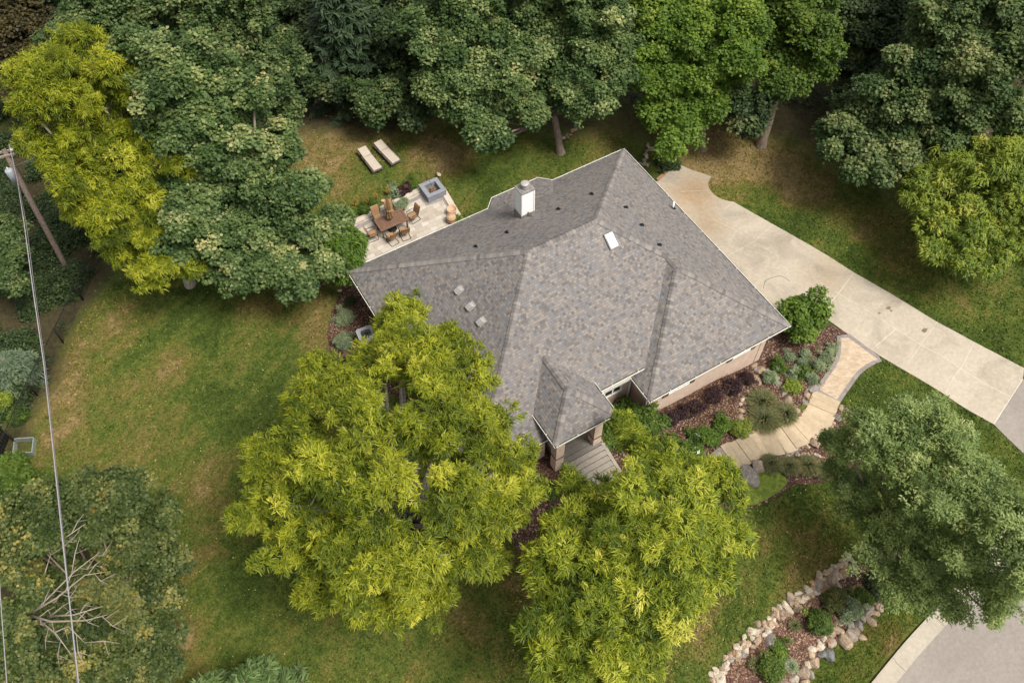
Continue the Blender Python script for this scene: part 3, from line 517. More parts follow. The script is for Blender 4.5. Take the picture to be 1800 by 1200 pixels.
# ridge and hip caps
rng = random.Random(11)
def caps(a, b, name='ridge_cap', wid=.15, pitch=None):
    a, b = Vector(a), Vector(b); t = (b-a); Ln = t.length; t.normalize(); side = t.cross(Vector((0,0,1))).normalized(); up = side.cross(t).normalized()
    if up.z < 0: up = -up
    drop = wid*.42 if abs(t.z) > .1 else wid*.62
    vs, fs, rv = [], [], []; s_ = 0.0; st = .17
    while s_ < Ln-.05:
        e = min(Ln, s_+st+.05); n = len(vs); j = rng.uniform(-.008, .008); p0 = a+t*s_; p1 = a+t*e
        for p, l in ((p0, .032), (p1, .004)):
            for sd_, dd in ((-1, drop), (-.12, .0), (.12, .0), (1, drop)): vs.append(p+side*(sd_*wid+j)-up*dd+up*(l+.012))
        for sd_, dd in ((-1, drop), (1, drop)): vs.append(p0+side*(sd_*wid+j)-up*(dd+.01))
        vs += [p0-side*.12*wid-up*.02, p0+side*.12*wid-up*.02]
        fs += [(n,n+4,n+5,n+1),(n+1,n+5,n+6,n+2),(n+2,n+6,n+7,n+3),(n,n+1,n+10,n+8),(n+1,n+2,n+11,n+10),(n+2,n+3,n+9,n+11)]; rv += [rng.uniform(.15, 1)]*8+[0]*4; s_ += st
    mb = MB(); mb.add(vs, fs); o = hb(mb, name, M['cap']); at_ = o.data.attributes.new('rnd', 'FLOAT', 'POINT'); at_.data.foreach_set('value', rv); return o
E_ = .02
for a, b in ((F_, P1), (Wc, P1), (P1, P2), (Nc, P2), (S1, P3), (Ec, P3), (P3, Qp), (Qp, P2)): caps(a, b)
# gutters
def gutter(pts, closed=False, z=0):
    pts = [Vector(p) for p in pts]; o = MB(); g = MB()
    for i in range(len(pts)-1):
        a, b = pts[i], pts[i+1]; t = (b-a).normalized(); n = Vector((t.y, -t.x, 0)); a2 = a-t*.0; b2 = b+t*.06
        def rect(mb, w0, w1, z0, z1):
            q = [a2+n*w0, b2+n*w0, b2+n*w1, a2+n*w1]; vs = [v+Vector((0,0,zz)) for zz in (z0, z1) for v in q]
            mb.add(vs, [(0,3,2,1),(4,5,6,7),(0,1,5,4),(1,2,6,5),(2,3,7,6),(3,0,4,7)])
        rect(o, .056, .074, -.085, -.004); rect(o, -.03, .056, -.09, -.075); rect(o, -.05, -.032, -.14, -.045); rect(g, -.03, .055, -.073, -.04)
        Ln = (b-a).length; k = 1.1
        while k < Ln:
            c = a+t*k; q = [c+n*.0, c+n*.06, c+n*.06+t*.025, c+t*.025]; o.add([v+Vector((0,0,zz)) for zz in (-.04, -.02) for v in q], [(0,3,2,1),(4,5,6,7),(0,1,5,4),(1,2,6,5),(2,3,7,6),(3,0,4,7)]); k += 1.4
    gt = hb(o, 'gutter', M['white']); x = g.build('gutter_trough', M['gutter_dark'], gt)  # dark strip along the inside of the trough
gutter([Wc, F_, (u0-1.0,0,ZE)]); gutter([(u0+1.2,r,ZE+m_*r),(L-W+r-.12,r,ZE+m_*r)]); gutter([(L-W,r+.2,ZE),S1,Ec,Nc,b3]); gutter([b3,b2,b1,b0,Wc])
# downspouts
mb = MB(); mb.box(L-W+.3, L-W+.39, r+.4, r+.5, -.1, ZE+.1); hb(mb, 'downspout', M['white'], None, .01)
mb = MB(); mb.tube([(L-W-.05,-.1,ZE-.13),(L-W+.1,-.1,ZE-.3),(L-W+.44,-.12,ZE-.75),(L-W+.45,-.12,0)], .04); hb(mb, 'downspout', M['white'])
# windows
def window(x0, x1, z0, z1, y, n=2, shut=False):
    fr = MB(); t = .07
    fr.box(x0-t, x1+t, y-.05, y+.02, z1, z1+t); fr.box(x0-t, x1+t, y-.07, y+.02, z0-t, z0); 
    xs = [x0+(x1-x0)*i/n for i in range(n+1)]
    for i, x in enumerate(xs): fr.box(x-(t if i == 0 else .035), x+(t if i == n else .035), y-.05, y+.02, z0, z1)
    f = hb(fr, 'window', M['white'])
    g = MB(); g.box(x0, x1, y-.02, y+.01, z0, z1); g.build('pane', M['glass'], f)
    if shut:
        for a, b in ((x0-t-.32, x0-t-.02), (x1+t+.02, x1+t+.32)):
            s_ = MB(); s_.box(a, b, y-.045, y+.01, z0-.16, z1+.1)
            for q in range(14): zz = z0+.02+q*(z1-z0)/14; s_.box(a+.04, b-.04, y-.06, y-.045, zz, zz+.045)
            hb(s_, 'shutter', M['shutter'])
window(7.3, 8.2, 1.2, 2.4, r+.5)
window(10.03, 11.08, 1.3, 2.4, -d+.5, 2, True); window(13.75, 14.68, 1.35, 2.4, -d+.5, 2, True)
# brick soldier line (expansion joint) and chimney
mb = MB(); mb.box(L-.86, L-.85, -d+.485, -d+.5, -1, 2.5); hb(mb, 'wall_joint', M['shutter'])
ch = MB(); cx0, cx1, cy0, cy1 = 8.2, 8.87, 10.0, 10.6
zz = 3.6
while zz < 5.98:
    q0 = [(cx0-.022, cy0-.022), (cx1+.022, cy0-.022), (cx1+.022, cy1+.022), (cx0-.022, cy1+.022)]; q1 = [(cx0, cy0), (cx1, cy0), (cx1, cy1), (cx0, cy1)]
    ch.add([(x, y, zz+.012) for x, y in q0]+[(x, y, zz+.14) for x, y in q1]+[(x, y, zz+.0) for x, y in q1], [(i, (i+1)%4, 4+(i+1)%4, 4+i) for i in range(4)]+[(8+i, 8+(i+1)%4, (i+1)%4, i) for i in range(4)]); zz += .14
for x, y in ((cx0, cy0), (cx1, cy0), (cx0, cy1), (cx1, cy1)): ch.box(x-.035, x+.035, y-.035, y+.035, 3.6, zz)
chim = hb(ch, 'chimney', M['siding'])
c2 = MB(); c2.box(cx0-.04, cx1+.04, cy0-.04, cy1+.04, zz, zz+.05); c2.build('chimney_cap', M['rust'], chim)
c2 = MB(); c2.lathe(((cx0+cx1)/2, (cy0+cy1)/2, zz+.05), [(.17,0),(.17,.12),(.12,.16),(.12,.2),(.2,.21),(.2,.3),(.17,.32),(.02,.33)], 20); c2.build('flue', M['metal'], chim)
fl = MB(); zf = ZE+m_*(D-9.93); fl.box(cx0-.05, cx1+.05, 9.95, 9.975, zf-.25, zf+.1); fl.box(cx0-.05, cx0-.025, 9.975, 10.65, zf-.5, zf+.06); hb(fl, 'chimney_flashing', M['rust'])
ck = MB(); zc = ZE+m_*(D-10.0); ck.add([(cx0+.05,9.98,zc-.35+.0),(cx1-.05,9.98,zc-.35),((cx0+cx1)/2,9.98,zc+.28),((cx0+cx1)/2,9.5,zc+.33)], [(0,2,3),(2,1,3)]); hb(ck, 'chimney_cricket', M['shingle'])
# skylight on the front slope
def slope(x, y): return ZE+m_*y
mb = MB(); sl = math.atan(m_)
Ms = Matrix.Translation((10.1, 5.45, slope(10.1,5.45))) @ Matrix.Rotation(sl, 4, 'X')
mb.box(-.235,.235,-.38,.38,-.05,.1,Ms); sk = hb(mb, 'skylight', M['rust'], None, .01)
mb = MB(); mb.box(-.19,.19,-.33,.33,.1,.125,Ms); mb.build('skylight_glass', M['sky_glass'], sk)
# box vents on the left slope
for v in (7.42, 6.37, 5.4):
    Mv = Matrix.Translation((3.39, v, ZE+m_*3.39)) @ Matrix.Rotation(-sl, 4, 'Y')
    mb = MB(); mb.box(-.2,.2,-.17,.17,0,.02,Mv); vs = [Mv @ Vector(q) for q in ((-.2,-.14,.02),(.14,-.14,.02),(.14,.14,.02),(-.2,.14,.02),(-.21,-.13,.15),(.06,-.12,.15),(.06,.12,.15),(-.21,.13,.15))]
    mb.add(vs, [(4,5,6,7),(0,1,5,4),(1,2,6,5),(2,3,7,6),(3,0,4,7)]); hb(mb, 'roof_vent', M['metal'], None, .01)
# small dark snow guards
def guard(x, y, z, dx, dy):
    mb = MB(); a = math.atan2(dy, dx); Mg = Matrix.Translation((x, y, z)) @ Matrix.Rotation(a, 4, 'Z')
    mb.box(-.13,.13,-.07,.07,-.05,.03,Mg); mb.add([Mg @ Vector(q) for q in ((-.12,-.08,.02),(-.12,.08,.02),(.1,0,.02),(-.04,0,.17))], [(0,2,3),(2,1,3),(1,0,3)]); hb(mb, 'snow_guard', M['black'])
for x in (11.61, 9.71, 6.86, 5.19): guard(x, 9.1, ZE+m_*(D-9.1), 0, 1)
for y in (7.48, 6.18, 4.77): guard(12.42, y, ZE+m_*(L-12.42), 1, 0)
mb = MB(); mb.tube([(15.8,7.76,2.9),(15.8,7.76,3.5)], .055, 10); hb(mb, 'vent_pipe', M['white'])
mb = MB(); mb.lathe((15.8,7.76,3.03), [(.15,0),(.07,.1),(.06,.14)], 12); hb(mb, 'pipe_boot', M['black'])
for x, y in ((15.5,7.3),(15.35,6.9)):
    mb = MB(); z = ZE+m_*(L-x); mb.tube([(x-.1,y+.1,z+.05),(x,y-.02,z+.04),(x+.12,y-.03,z)], .03); hb(mb, 'roof_debris', M['rust'])  # bits of brown debris on the slope near the vent pipe
# porch roof, posts, floor and steps
zp, hw_, vf, mp = 3.41, 1.54, -.77, .72; za = zp+mp*hw_; vr = (za-ZE)/m_
FLc, FRc = Vector((u0-hw_,vf,zp)), Vector((u0+hw_,vf,zp)); vb = (zp-ZE)/m_; ap = Vector((u0,vf+hw_,za)); rb = Vector((u0,vr+.02,za)); BLc, BRc = Vector((u0-hw_,vb,zp)), Vector((u0+hw_,vb,zp))
mb = MB(); mb.add([FLc, FRc, ap, BRc, rb, BLc], [(0,1,2),(1,3,4,2),(5,0,2,4)]); hb(mb, 'porch_roof', M['shingle'])
mb = MB(); mb.prism([(u0-hw_+.02, vf+.02),(u0+hw_-.02, vf+.02),(u0+hw_-.02, vb+.0),(u0-hw_+.02, vb+.0)], zp-.17, zp-.03); hb(mb, 'porch_soffit', M['soffit'])
caps(FLc, ap); caps(FRc, ap); caps(ap, rb-Vector((0,.1,0)))
gutter([BLc, FLc, FRc, BRc])
mb = MB(); mb.box(u0-hw_+.3, u0+hw_-.3, vf+.3, vf+.62, zp-.5, zp-.17); hb(mb, 'porch_beam', M['white'])
for x0 in (u0-hw_+.33, u0+hw_-.33-.42):
    mb = MB(); mb.box(x0, x0+.42, -.43, -.01, -.6, zp-.5); po = hb(mb, 'porch_post', M['brick'])
    mb = MB(); mb.box(x0-.02, x0+.44, -.45, .01, 1.15, 1.22); mb.build('post_band', M['shutter'], po)
ft = .62
mb = MB(); x0, x1 = u0-hw_+.72, u0+hw_-.72+.35; y = 2.2
mb.box(x0-.05, x1+.1, -.2, 2.6, -.6, ft-.04)
yy = -.3; k = 0
while yy < 2.5: mb.box(x0-.1, x1+.1, yy, yy+.29, ft-.04, ft+(0.0 if k else .0)); yy += .3; k += 1
hb(mb, 'porch_floor', M['deck'], None, .004)
stt = MB(); n = 8
steps = None
for i in range(n):
    zt = ft-(i+1)*ft/n*1.0+.04; y1 = -.3-i*.255
    mb = MB(); mb.box(x0-.02, x1+.02, y1-.262, y1-.012, zt-.03, zt); mb.box(x0+.03, x1-.03, y1-.235, y1, -.6, zt-.03)
    hb(mb, 'porch_step', M['deck'] if i == 0 else M['tread'], None, 0)
mb = MB(); y1 = -.3-n*.255
for x in (x1+.03,): mb.add([(x+a, yv, zv) for a in (0, .16) for yv, zv in ((-.2, -.6), (-.2, ft+.02), (y1, .05), (y1, -.6))], [(0,1,2,3),(7,6,5,4),(1,5,6,2),(2,6,7,3),(0,4,5,1)])
hb(mb, 'step_side_wall', M['tread'])

# ------------------------------------------------------------------ foliage
def unit(a): return a/np.maximum(np.linalg.norm(a, axis=-1, keepdims=True), 1e-9)
def leaves(name, B, Dr, Nn, Ln, Wd, rnd, mat, parent, kind='strip', droop=.3, cup=0):
    """B base, Dr direction, Nn face normal; one small bent blade each"""
    side = unit(np.cross(Dr, Nn)); n = len(B); Ln = Ln[:, None]; Wd = Wd[:, None]; up = np.array([0, 0, 1.0])
    if kind == 'strip':
        m1 = B+Dr*Ln*.5-up*droop*Ln*.12; e = B+Dr*Ln-up*droop*Ln*.5
        V = np.stack([B-side*Wd*.3, B+side*Wd*.3, m1+side*Wd*.5, m1-side*Wd*.5, e+side*Wd*.18, e-side*Wd*.18], 1).reshape(-1, 3)
        o = np.arange(n)[:, None]*6; F = np.concatenate([o+[0,1,2,3], o+[3,2,4,5]], 1).reshape(-1, 4); k = 6
    elif kind == 'bipin':      # a frond with leaflet pairs: a serrated strip
        pts = []
        for j, t in enumerate((0, .25, .5, .75, 1)):
            c = B+Dr*Ln*t-up*droop*Ln*.5*t*t; w_ = Wd*(.25, .5, .5, .42, .12)[j]; pts += [c-side*w_, c+side*w_]
        V = np.stack(pts, 1).reshape(-1, 3); o = np.arange(n)[:, None]*10
        F = np.concatenate([o+[2*j, 2*j+1, 2*j+3, 2*j+2] for j in range(4)], 1).reshape(-1, 4); k = 10
    else:
        e = B+Dr*Ln-up*droop*Ln*.3; md = B+Dr*Ln*.45+Nn*Wd*.12
        V = np.stack([B, md+side*Wd*.5, e, md-side*Wd*.5], 1).reshape(-1, 3)
        F = np.arange(n*4).reshape(-1, 4); k = 4
    me = npmesh(name, V, F)
    a = me.attributes.new('rnd', 'FLOAT', 'POINT'); a.data.foreach_set('value', np.repeat(rnd, k).astype(np.float32))
    return link(name, me, parent, mat)
def rdir(R_, n):
    return unit(R_.normal(size=(n, 3)))
SP = {  # puff radius, anchors, leaves, length, width, droop, kind, squash
 'locust': dict(rp=.34, na=11, nl=12, L=.2, W=.034, dr=.6, kind='strip', lay=1.0),
 'maple':  dict(rp=.40, na=20, nl=4, L=.18, W=.15, dr=.5, kind='leaf', lay=1.15),
 'mottled': dict(rp=.34, na=16, nl=5, L=.13, W=.115, dr=.5, kind='leaf', lay=.9),
 'bright': dict(rp=.40, na=20, nl=4, L=.18, W=.15, dr=.5, kind='leaf', lay=1.2),
 'fine':   dict(rp=.27, na=15, nl=5, L=.15, W=.05, dr=.1, kind='leaf', lay=1.02),
 'weep':   dict(rp=.36, na=15, nl=6, L=.20, W=.06, dr=1.0, kind='strip', lay=1.1),
 'dark':   dict(rp=.48, na=18, nl=4, L=.22, W=.16, dr=.5, kind='leaf', lay=1.1),
}
def crown(name, mat, parent, C, Rl, sp, seed, dens=1.0, scale=1.0, origin=None, thin=1.0):
    R_ = np.random.default_rng(seed); s_ = SP[sp]; rp = s_['rp']*scale; C = np.array(C, float); Rl = np.array(Rl, float)
    pc, pn, pr_, pt = [], [], [], []
    cen = (C*Rl[:, None]).sum(0)/Rl.sum()
    for c, R0 in zip(C, Rl):
        R1 = max(R0*.5, R0-.6*rp); nb = int(5+min(9, 5*R1)); bd = rdir(R_, nb*2); bd = bd[bd[:, 2] > -.45][:nb]; nb = len(bd)
        bc = c+bd*(R1*R_.uniform(.5, 1.12, nb))[:, None]*np.array([1, 1, .85]); brd = R1*R_.uniform(.24, .44, nb)
        for q0, r1 in zip(bc, brd):
            n = int(dens*s_['lay']*4*PI*r1*r1*.75/(PI*rp*rp*.7))+3
            dd = rdir(R_, n); dd = dd[dd[:, 2] > -.5]; n = len(dd)
            q = q0+dd*(r1*R_.uniform(.65, 1.1, n))[:, None]*np.array([1, 1, .7]); nn = unit(dd*.8+unit(q-c)*.5+unit(q-cen)*.25+np.array([0, 0, .5]))
            q = np.where(R_.random((n, 1)) < .1, q+unit(q-c)*R_.uniform(.1, .45, (n, 1)), q); keep = (np.linalg.norm((bc[None]-q[:, None]), axis=2) < brd[None]*.6).sum(1) < 2
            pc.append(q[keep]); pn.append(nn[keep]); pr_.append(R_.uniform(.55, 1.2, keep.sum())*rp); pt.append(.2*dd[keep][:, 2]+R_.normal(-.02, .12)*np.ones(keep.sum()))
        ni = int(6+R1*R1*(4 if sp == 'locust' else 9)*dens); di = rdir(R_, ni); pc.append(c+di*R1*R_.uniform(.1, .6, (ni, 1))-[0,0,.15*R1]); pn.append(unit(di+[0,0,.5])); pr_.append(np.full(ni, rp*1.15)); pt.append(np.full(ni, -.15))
    pc = np.concatenate(pc); pn = np.concatenate(pn); pr_ = np.concatenate(pr_); NP = len(pc)
    na, nl = s_['na'], s_['nl']
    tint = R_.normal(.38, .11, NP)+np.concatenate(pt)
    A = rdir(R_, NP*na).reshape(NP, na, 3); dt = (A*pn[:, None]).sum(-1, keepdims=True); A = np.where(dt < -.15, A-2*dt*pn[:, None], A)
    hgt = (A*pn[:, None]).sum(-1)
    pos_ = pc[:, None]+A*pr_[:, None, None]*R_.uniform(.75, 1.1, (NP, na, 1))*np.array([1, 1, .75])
    mask = R_.random((NP, na)) < thin; pos_ = pos_[mask]; A = A[mask]; Nn = np.repeat(pn[:, None], na, 1)[mask]; tn = (tint[:, None]+.22*(hgt-.4))[mask]  # outward-facing leaves tinted paler: highlights painted into the crown colour
    m = len(pos_); Bp = np.repeat(pos_, nl, 0)+R_.normal(size=(m*nl, 3))*(.06*scale if s_['kind'] == 'strip' else .07*scale)
    An = np.repeat(A, nl, 0); tn = np.repeat(tn, nl)+R_.normal(0, .11, m*nl)
    J = rdir(R_, m*nl)
    if s_['kind'] == 'strip':
        Tv = np.repeat(rdir(R_, m)*[1,1,.3], nl, 0); Dr = unit(J*.62+An*.5+Tv*.8+np.array([0, 0, .1])); Nn2 = unit(np.array([0, 0, 1.0])+An*.4+rdir(R_, m*nl)*.35)
    else:
        Dr = unit(J*np.array([1, 1, .35])+An*.35); Nn2 = unit(np.array([0, 0, 1.0])+An*.55+rdir(R_, m*nl)*.45)
    sc = R_.uniform(.65, 1.2, m*nl)
    if origin is not None: Bp = Bp-np.array(origin)
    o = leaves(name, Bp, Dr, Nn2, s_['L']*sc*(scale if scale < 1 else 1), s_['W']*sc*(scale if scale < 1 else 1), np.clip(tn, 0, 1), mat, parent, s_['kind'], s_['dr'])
    return o, pc
def zaxis(base, px, py):
    a = np.linalg.norm(NAD-np.array(base)); b = np.linalg.norm(NAD-np.array([px, py])); return CAM[2]*(1-a/b)
def tree(name, base, lobes, sp, leafm, barkm, label, cat='tree', group=None, zlo=2.5, zhi=9, rise=1.6, seed=1, tr=.22, dens=1.0, thin=1.0, twigs=8, trunkh=None, basez=None, lean=None):
    g = G(*base); C, R0 = [], []; rj = random.Random(seed+5); fr = {'locust': .92, 'fine': .95, 'maple': .95, 'mottled': .92}.get(sp, .97)
    for lb in lobes:
        px, py, rr = lb[:3]; z = lb[3] if len(lb) > 3 else min(zhi, max(zlo, zaxis(base, px, py)+rise))
        z += rj.uniform(-.5, .45) if z > 4 else 0; C.append(tuple(P(px, py, z))); R0.append(fr*rj.uniform(.86, 1.08)*rr*dist(px, py, z)/FPX)
    root = empty(name, g, 0, label, cat, group); org = np.array(g)
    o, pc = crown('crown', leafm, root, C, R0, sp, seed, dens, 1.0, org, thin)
    Cn = np.array(C); cen = Cn.mean(0); rs = random.Random(seed); top = Cn[:, 2].max()-g.z
    fk = Vector((g.x*.75+cen[0]*.25, g.y*.75+cen[1]*.25, g.z+(trunkh or max(1.2, (cen[2]-g.z)*.42)))) if lean is None else Vector(lean)
    mb = MB(); gg = Vector(g)
    def rel(p): return Vector(p)-gg
    mb.tube([(0,0,-.35),(0,0,.02),rel(gg.lerp(fk,.12)),rel(gg.lerp(fk,.5))+Vector((.05,.03,0)),rel(fk)],[tr*1.9,tr*1.5,tr*1.12,tr,tr*.88],10)
    mb.build('trunk', barkm, root)
    mb = MB()
    for c, r_ in zip(C, R0):
        c = Vector(c); md = fk.lerp(c, .5)+Vector((rs.uniform(-.3,.3), rs.uniform(-.3,.3), -.12*(c-fk).length+rs.uniform(-.1,.2)))
        mb.tube([rel(fk), rel(md), rel(c)], [tr*.6, tr*.36, tr*.18], 6)
        for q in range(twigs):
            e = Vector(pc[rs.randrange(len(pc))])
            if (e-c).length > r_*1.3: continue
            m2 = c.lerp(e, .5)+Vector((0,0,.1)); mb.tube([rel(c), rel(m2), rel(e)], [tr*.14, .02, .008], 4, False)
    mb.build('branches', barkm, root)
    return root
def conifer(name, base, h, r0, leafm, label, cat='tree', seed=1, group=None, n=None, flat=.2, L=.16, zbase=.3):
    g = G(*base) if len(base) == 2 else Vector(base); R_ = np.random.default_rng(seed); root = empty(name, g, 0, label, cat, group)
    mb = MB(); mb.tube([(0,0,-.2),(0,0,h*.5),(0,0,h*.97)],[.14*h/6,.09*h/6,.02],7); mb.build('trunk', M['bark'], root)
    B, Dr, Nn, rn = [], [], [], []; br = MB(); nb = n or int(h*26)
    for i in range(nb):
        t = (i+R_.random())/nb; z = zbase+(h-zbase)*t; ln = r0*(1-t)**.85*R_.uniform(.8, 1.12)+.12; a = i*2.4+R_.uniform(-.3, .3)
        d = np.array([math.cos(a), math.sin(a), 0]); sl_ = -.28+.75*t
        k = max(4, int(ln*13)); s_ = np.linspace(.12, 1, k)**.85*ln
        spine = d*s_[:, None]+np.array([0, 0, 1])*(z+s_*sl_-flat*np.sin(s_/ln*PI)*ln*.3)[:, None]
        br.tube([tuple(spine[0]*0+[0, 0, z]), tuple(spine[k//2]), tuple(spine[-1])], [.03, .02, .006], 4, False)
        sd_ = np.array([-math.sin(a), math.cos(a), 0]); tn = R_.normal(.45, .12)
        for sg in (-1, 1):
            for rep in range(3):
                wv = (1-(s_/ln)*.75)*.42*ln**.5; q = R_.uniform(.0, 1, k)[:, None]*wv[:, None]
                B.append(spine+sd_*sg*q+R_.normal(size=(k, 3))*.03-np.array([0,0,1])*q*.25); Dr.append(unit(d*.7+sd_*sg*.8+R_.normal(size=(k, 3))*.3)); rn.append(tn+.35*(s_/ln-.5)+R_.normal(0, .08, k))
    B = np.concatenate(B); Dr = np.concatenate(Dr); rn = np.concatenate(rn); n_ = len(B); Nn = unit(np.array([0, 0, 1.0])+rdir(R_, n_)*.4)
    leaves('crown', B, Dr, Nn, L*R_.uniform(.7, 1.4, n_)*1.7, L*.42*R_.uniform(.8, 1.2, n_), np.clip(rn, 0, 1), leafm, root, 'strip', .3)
    br.build('branches', M['bark'], root); return root
def bush(name, px, rpx, sp, leafm, label, h=.8, cat='shrub', group=None, seed=1, scale=.55, dens=1.0, flowers=None, nlobe=5, dz=0):
    g = G(*px); R_ = random.Random(seed); r0 = rpx*dist(px[0], px[1], g.z)/FPX; r0 = max(.1, .88*r0-.1); h = min(h, r0*2.2); C, Rl = [(0, 0, h*.5)], [min(r0*.75, h*.62)]
    for i in range(nlobe):
        a = i*2*PI/nlobe+R_.uniform(-.3, .3); q = r0*R_.uniform(.42, .62); C.append((q*math.cos(a), q*math.sin(a), h*R_.uniform(.32, .55))); Rl.append(min(r0*R_.uniform(.38, .5), h*.55))
    root = empty(name, g, R_.uniform(0, 6), label, cat, group)
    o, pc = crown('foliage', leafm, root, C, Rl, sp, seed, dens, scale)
    mb = MB()
    for i in range(7):
        a = i*.9; mb.tube([(0,0,-.05),(.2*r0*math.cos(a),.2*r0*math.sin(a),h*.3),(.6*r0*math.cos(a),.6*r0*math.sin(a),h*.55)],[.022,.014,.006],5,False)
    mb.build('stem', M['bark'], root)
    if flowers:
        fm, nf, fs = flowers; Rn = np.random.default_rng(seed+9); dd = rdir(Rn, nf); dd[:, 2] = abs(dd[:, 2])*.8+.3
        c = dd*np.array([r0*.85, r0*.85, h*.75])+[0, 0, h*.2]; B = np.repeat(c, 9, 0)+Rn.normal(size=(nf*9, 3))*fs*.45; Dr = rdir(Rn, nf*9); Dr[:, 2] = abs(Dr[:, 2])*.4
        leaves('flower', B, unit(Dr), unit(rdir(Rn, nf*9)*.5+[0,0,1]), np.full(nf*9, fs*.6), np.full(nf*9, fs*.6), np.full(nf*9, .5), fm, root, 'leaf', 0)
    return root
def tuft(name, px, rpx, leafm, label, h=.9, n=900, cat='grass clump', group=None, seed=1, wd=.022):
    g = G(*px); R_ = np.random.default_rng(seed); r0 = .85*rpx*dist(px[0], px[1], g.z)/FPX
    a = R_.uniform(0, 2*PI, n); q = np.sqrt(R_.random(n)); root_p = np.stack([np.cos(a)*q*r0*.5, np.sin(a)*q*r0*.5, np.zeros(n)], 1)
    a2 = a+R_.normal(0, .35, n); out = np.stack([np.cos(a2), np.sin(a2), np.zeros(n)], 1); reach = r0*(.12+.6*q)*R_.uniform(.8, 1.15, n); hh = h*(1-.45*q)*R_.uniform(.75, 1.1, n)
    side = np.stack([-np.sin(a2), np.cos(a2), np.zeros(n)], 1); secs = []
    for t, w_ in ((0, 1), (.35, 1), (.7, .8), (1, .15)):
        c = root_p+out*(reach*t**1.3)[:, None]; c[:, 2] = hh*(1.9*t-1.25*t*t)/.72*.72+.02; secs += [c-side*wd*.5*w_, c+side*wd*.5*w_]
    V = np.stack(secs, 1).reshape(-1, 3); o_ = np.arange(n)[:, None]*8; F = np.concatenate([o_+[2*j, 2*j+1, 2*j+3, 2*j+2] for j in range(3)], 1).reshape(-1, 4)
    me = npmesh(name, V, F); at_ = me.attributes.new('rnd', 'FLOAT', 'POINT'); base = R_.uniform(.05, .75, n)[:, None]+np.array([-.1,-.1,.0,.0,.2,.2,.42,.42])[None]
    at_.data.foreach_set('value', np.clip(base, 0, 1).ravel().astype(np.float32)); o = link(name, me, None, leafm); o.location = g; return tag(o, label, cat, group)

# ---- the big trees (lobes: pixel x, pixel y, pixel radius[, height])
GR_T = 'trees around the house'
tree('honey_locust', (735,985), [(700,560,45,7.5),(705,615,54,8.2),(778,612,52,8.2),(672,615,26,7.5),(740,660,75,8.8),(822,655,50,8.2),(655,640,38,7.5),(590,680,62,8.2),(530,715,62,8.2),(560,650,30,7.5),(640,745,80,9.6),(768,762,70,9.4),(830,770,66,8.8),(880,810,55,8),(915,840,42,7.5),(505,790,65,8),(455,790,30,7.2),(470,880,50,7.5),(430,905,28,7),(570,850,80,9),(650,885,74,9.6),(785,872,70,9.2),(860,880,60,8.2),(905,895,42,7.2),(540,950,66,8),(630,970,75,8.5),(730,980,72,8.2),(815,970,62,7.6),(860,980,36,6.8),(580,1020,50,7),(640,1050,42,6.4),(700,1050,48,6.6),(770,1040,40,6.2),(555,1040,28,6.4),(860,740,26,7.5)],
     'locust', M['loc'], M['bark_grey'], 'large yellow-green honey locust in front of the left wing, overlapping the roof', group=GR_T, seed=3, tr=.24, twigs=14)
tree('honey_locust', (1140,1085), [(1098,742,20,4.6),(1112,775,30,5.6),(1135,815,46,6.4),(1190,830,40,6.4),(1095,870,42,7),(1045,890,36,6.8),(1012,895,26,6.2),(1005,850,10,5.6),(1250,850,52,6.6),(1130,880,70,8.4),(1205,890,62,8),(1035,920,62,7.6),(985,925,28,6.6),(1285,880,38,6.2),(1110,960,80,9),(1200,970,76,8.8),(1010,990,68,8),(1262,950,54,7.2),(1298,942,34,6.6),(955,1010,40,7),(1060,1050,74,8.4),(1150,1060,80,8.6),(1212,1050,44,7.6),(1262,1010,28,6.6),(975,1080,52,7.2),(1010,1130,52,7),(1090,1130,60,7.4),(1142,1118,40,7),(1080,1180,46,6.4),(960,1150,34,6.4),(1000,1185,34,6.2),(1130,1175,34,6.2)],
     'locust', M['loc2'], M['bark_grey'], 'yellow-green honey locust below the porch steps, reaching the bottom edge', group=GR_T, seed=5, tr=.2, twigs=12)
tree('honey_locust', (335,500), [(62,135,42),(45,185,30),(115,80,40),(150,60,30),(185,110,50),(110,150,65),(180,180,65),(92,250,42),(135,265,58),(200,250,70),(255,230,45),(118,315,36),(158,335,54),(225,320,68),(285,280,45),(295,345,36),(140,370,30),(192,395,50),(255,390,55),(290,400,32),(250,450,46),(295,465,40),(330,470,25,4),(215,440,30)],
     'locust', M['loc'], M['bark_grey'], 'bright yellow honey locust at the left, beside the utility pole', group=GR_T, zlo=4, zhi=12.5, rise=1.6, seed=7, tr=.22, twigs=10)
tree('maple_tree', (455,480), [(262,100,48),(320,105,52),(380,140,55),(290,160,55),(235,80,28),(350,190,62),(420,210,55),(445,170,30),(300,230,50),(380,270,66),(455,270,60),(500,260,30),(350,330,60),(420,350,66),(490,340,62),(540,330,38),(335,400,52),(400,420,58),(470,420,62),(540,400,58),(580,420,42),(605,415,25),(370,460,45),(440,480,40),(510,470,50),(565,470,38),(535,500,22),(410,490,22),(590,385,30),(320,350,45),(330,450,35)],
     'maple', M['maple'], M['bark'], 'tall grey-green maple left of the patio, overhanging the lawn', group=GR_T, zlo=3.2, zhi=11.5, rise=1.8, seed=9, tr=.26, twigs=5)
tree('maple_tree', (470,300), [(150,20,45),(210,40,40),(270,25,55),(340,40,60),(410,60,62),(460,100,60),(480,160,45),(505,190,30),(440,20,55),(380,0,50),(300,-20,60),(500,120,35),(220,-10,50),(490,215,25),(120,60,35)],
     'maple', M['mapled'], M['bark'], 'dark grey-green maple at the top left, behind the tall maple', group=GR_T, zlo=3, zhi=9, rise=1.2, seed=11, tr=.25, twigs=2)
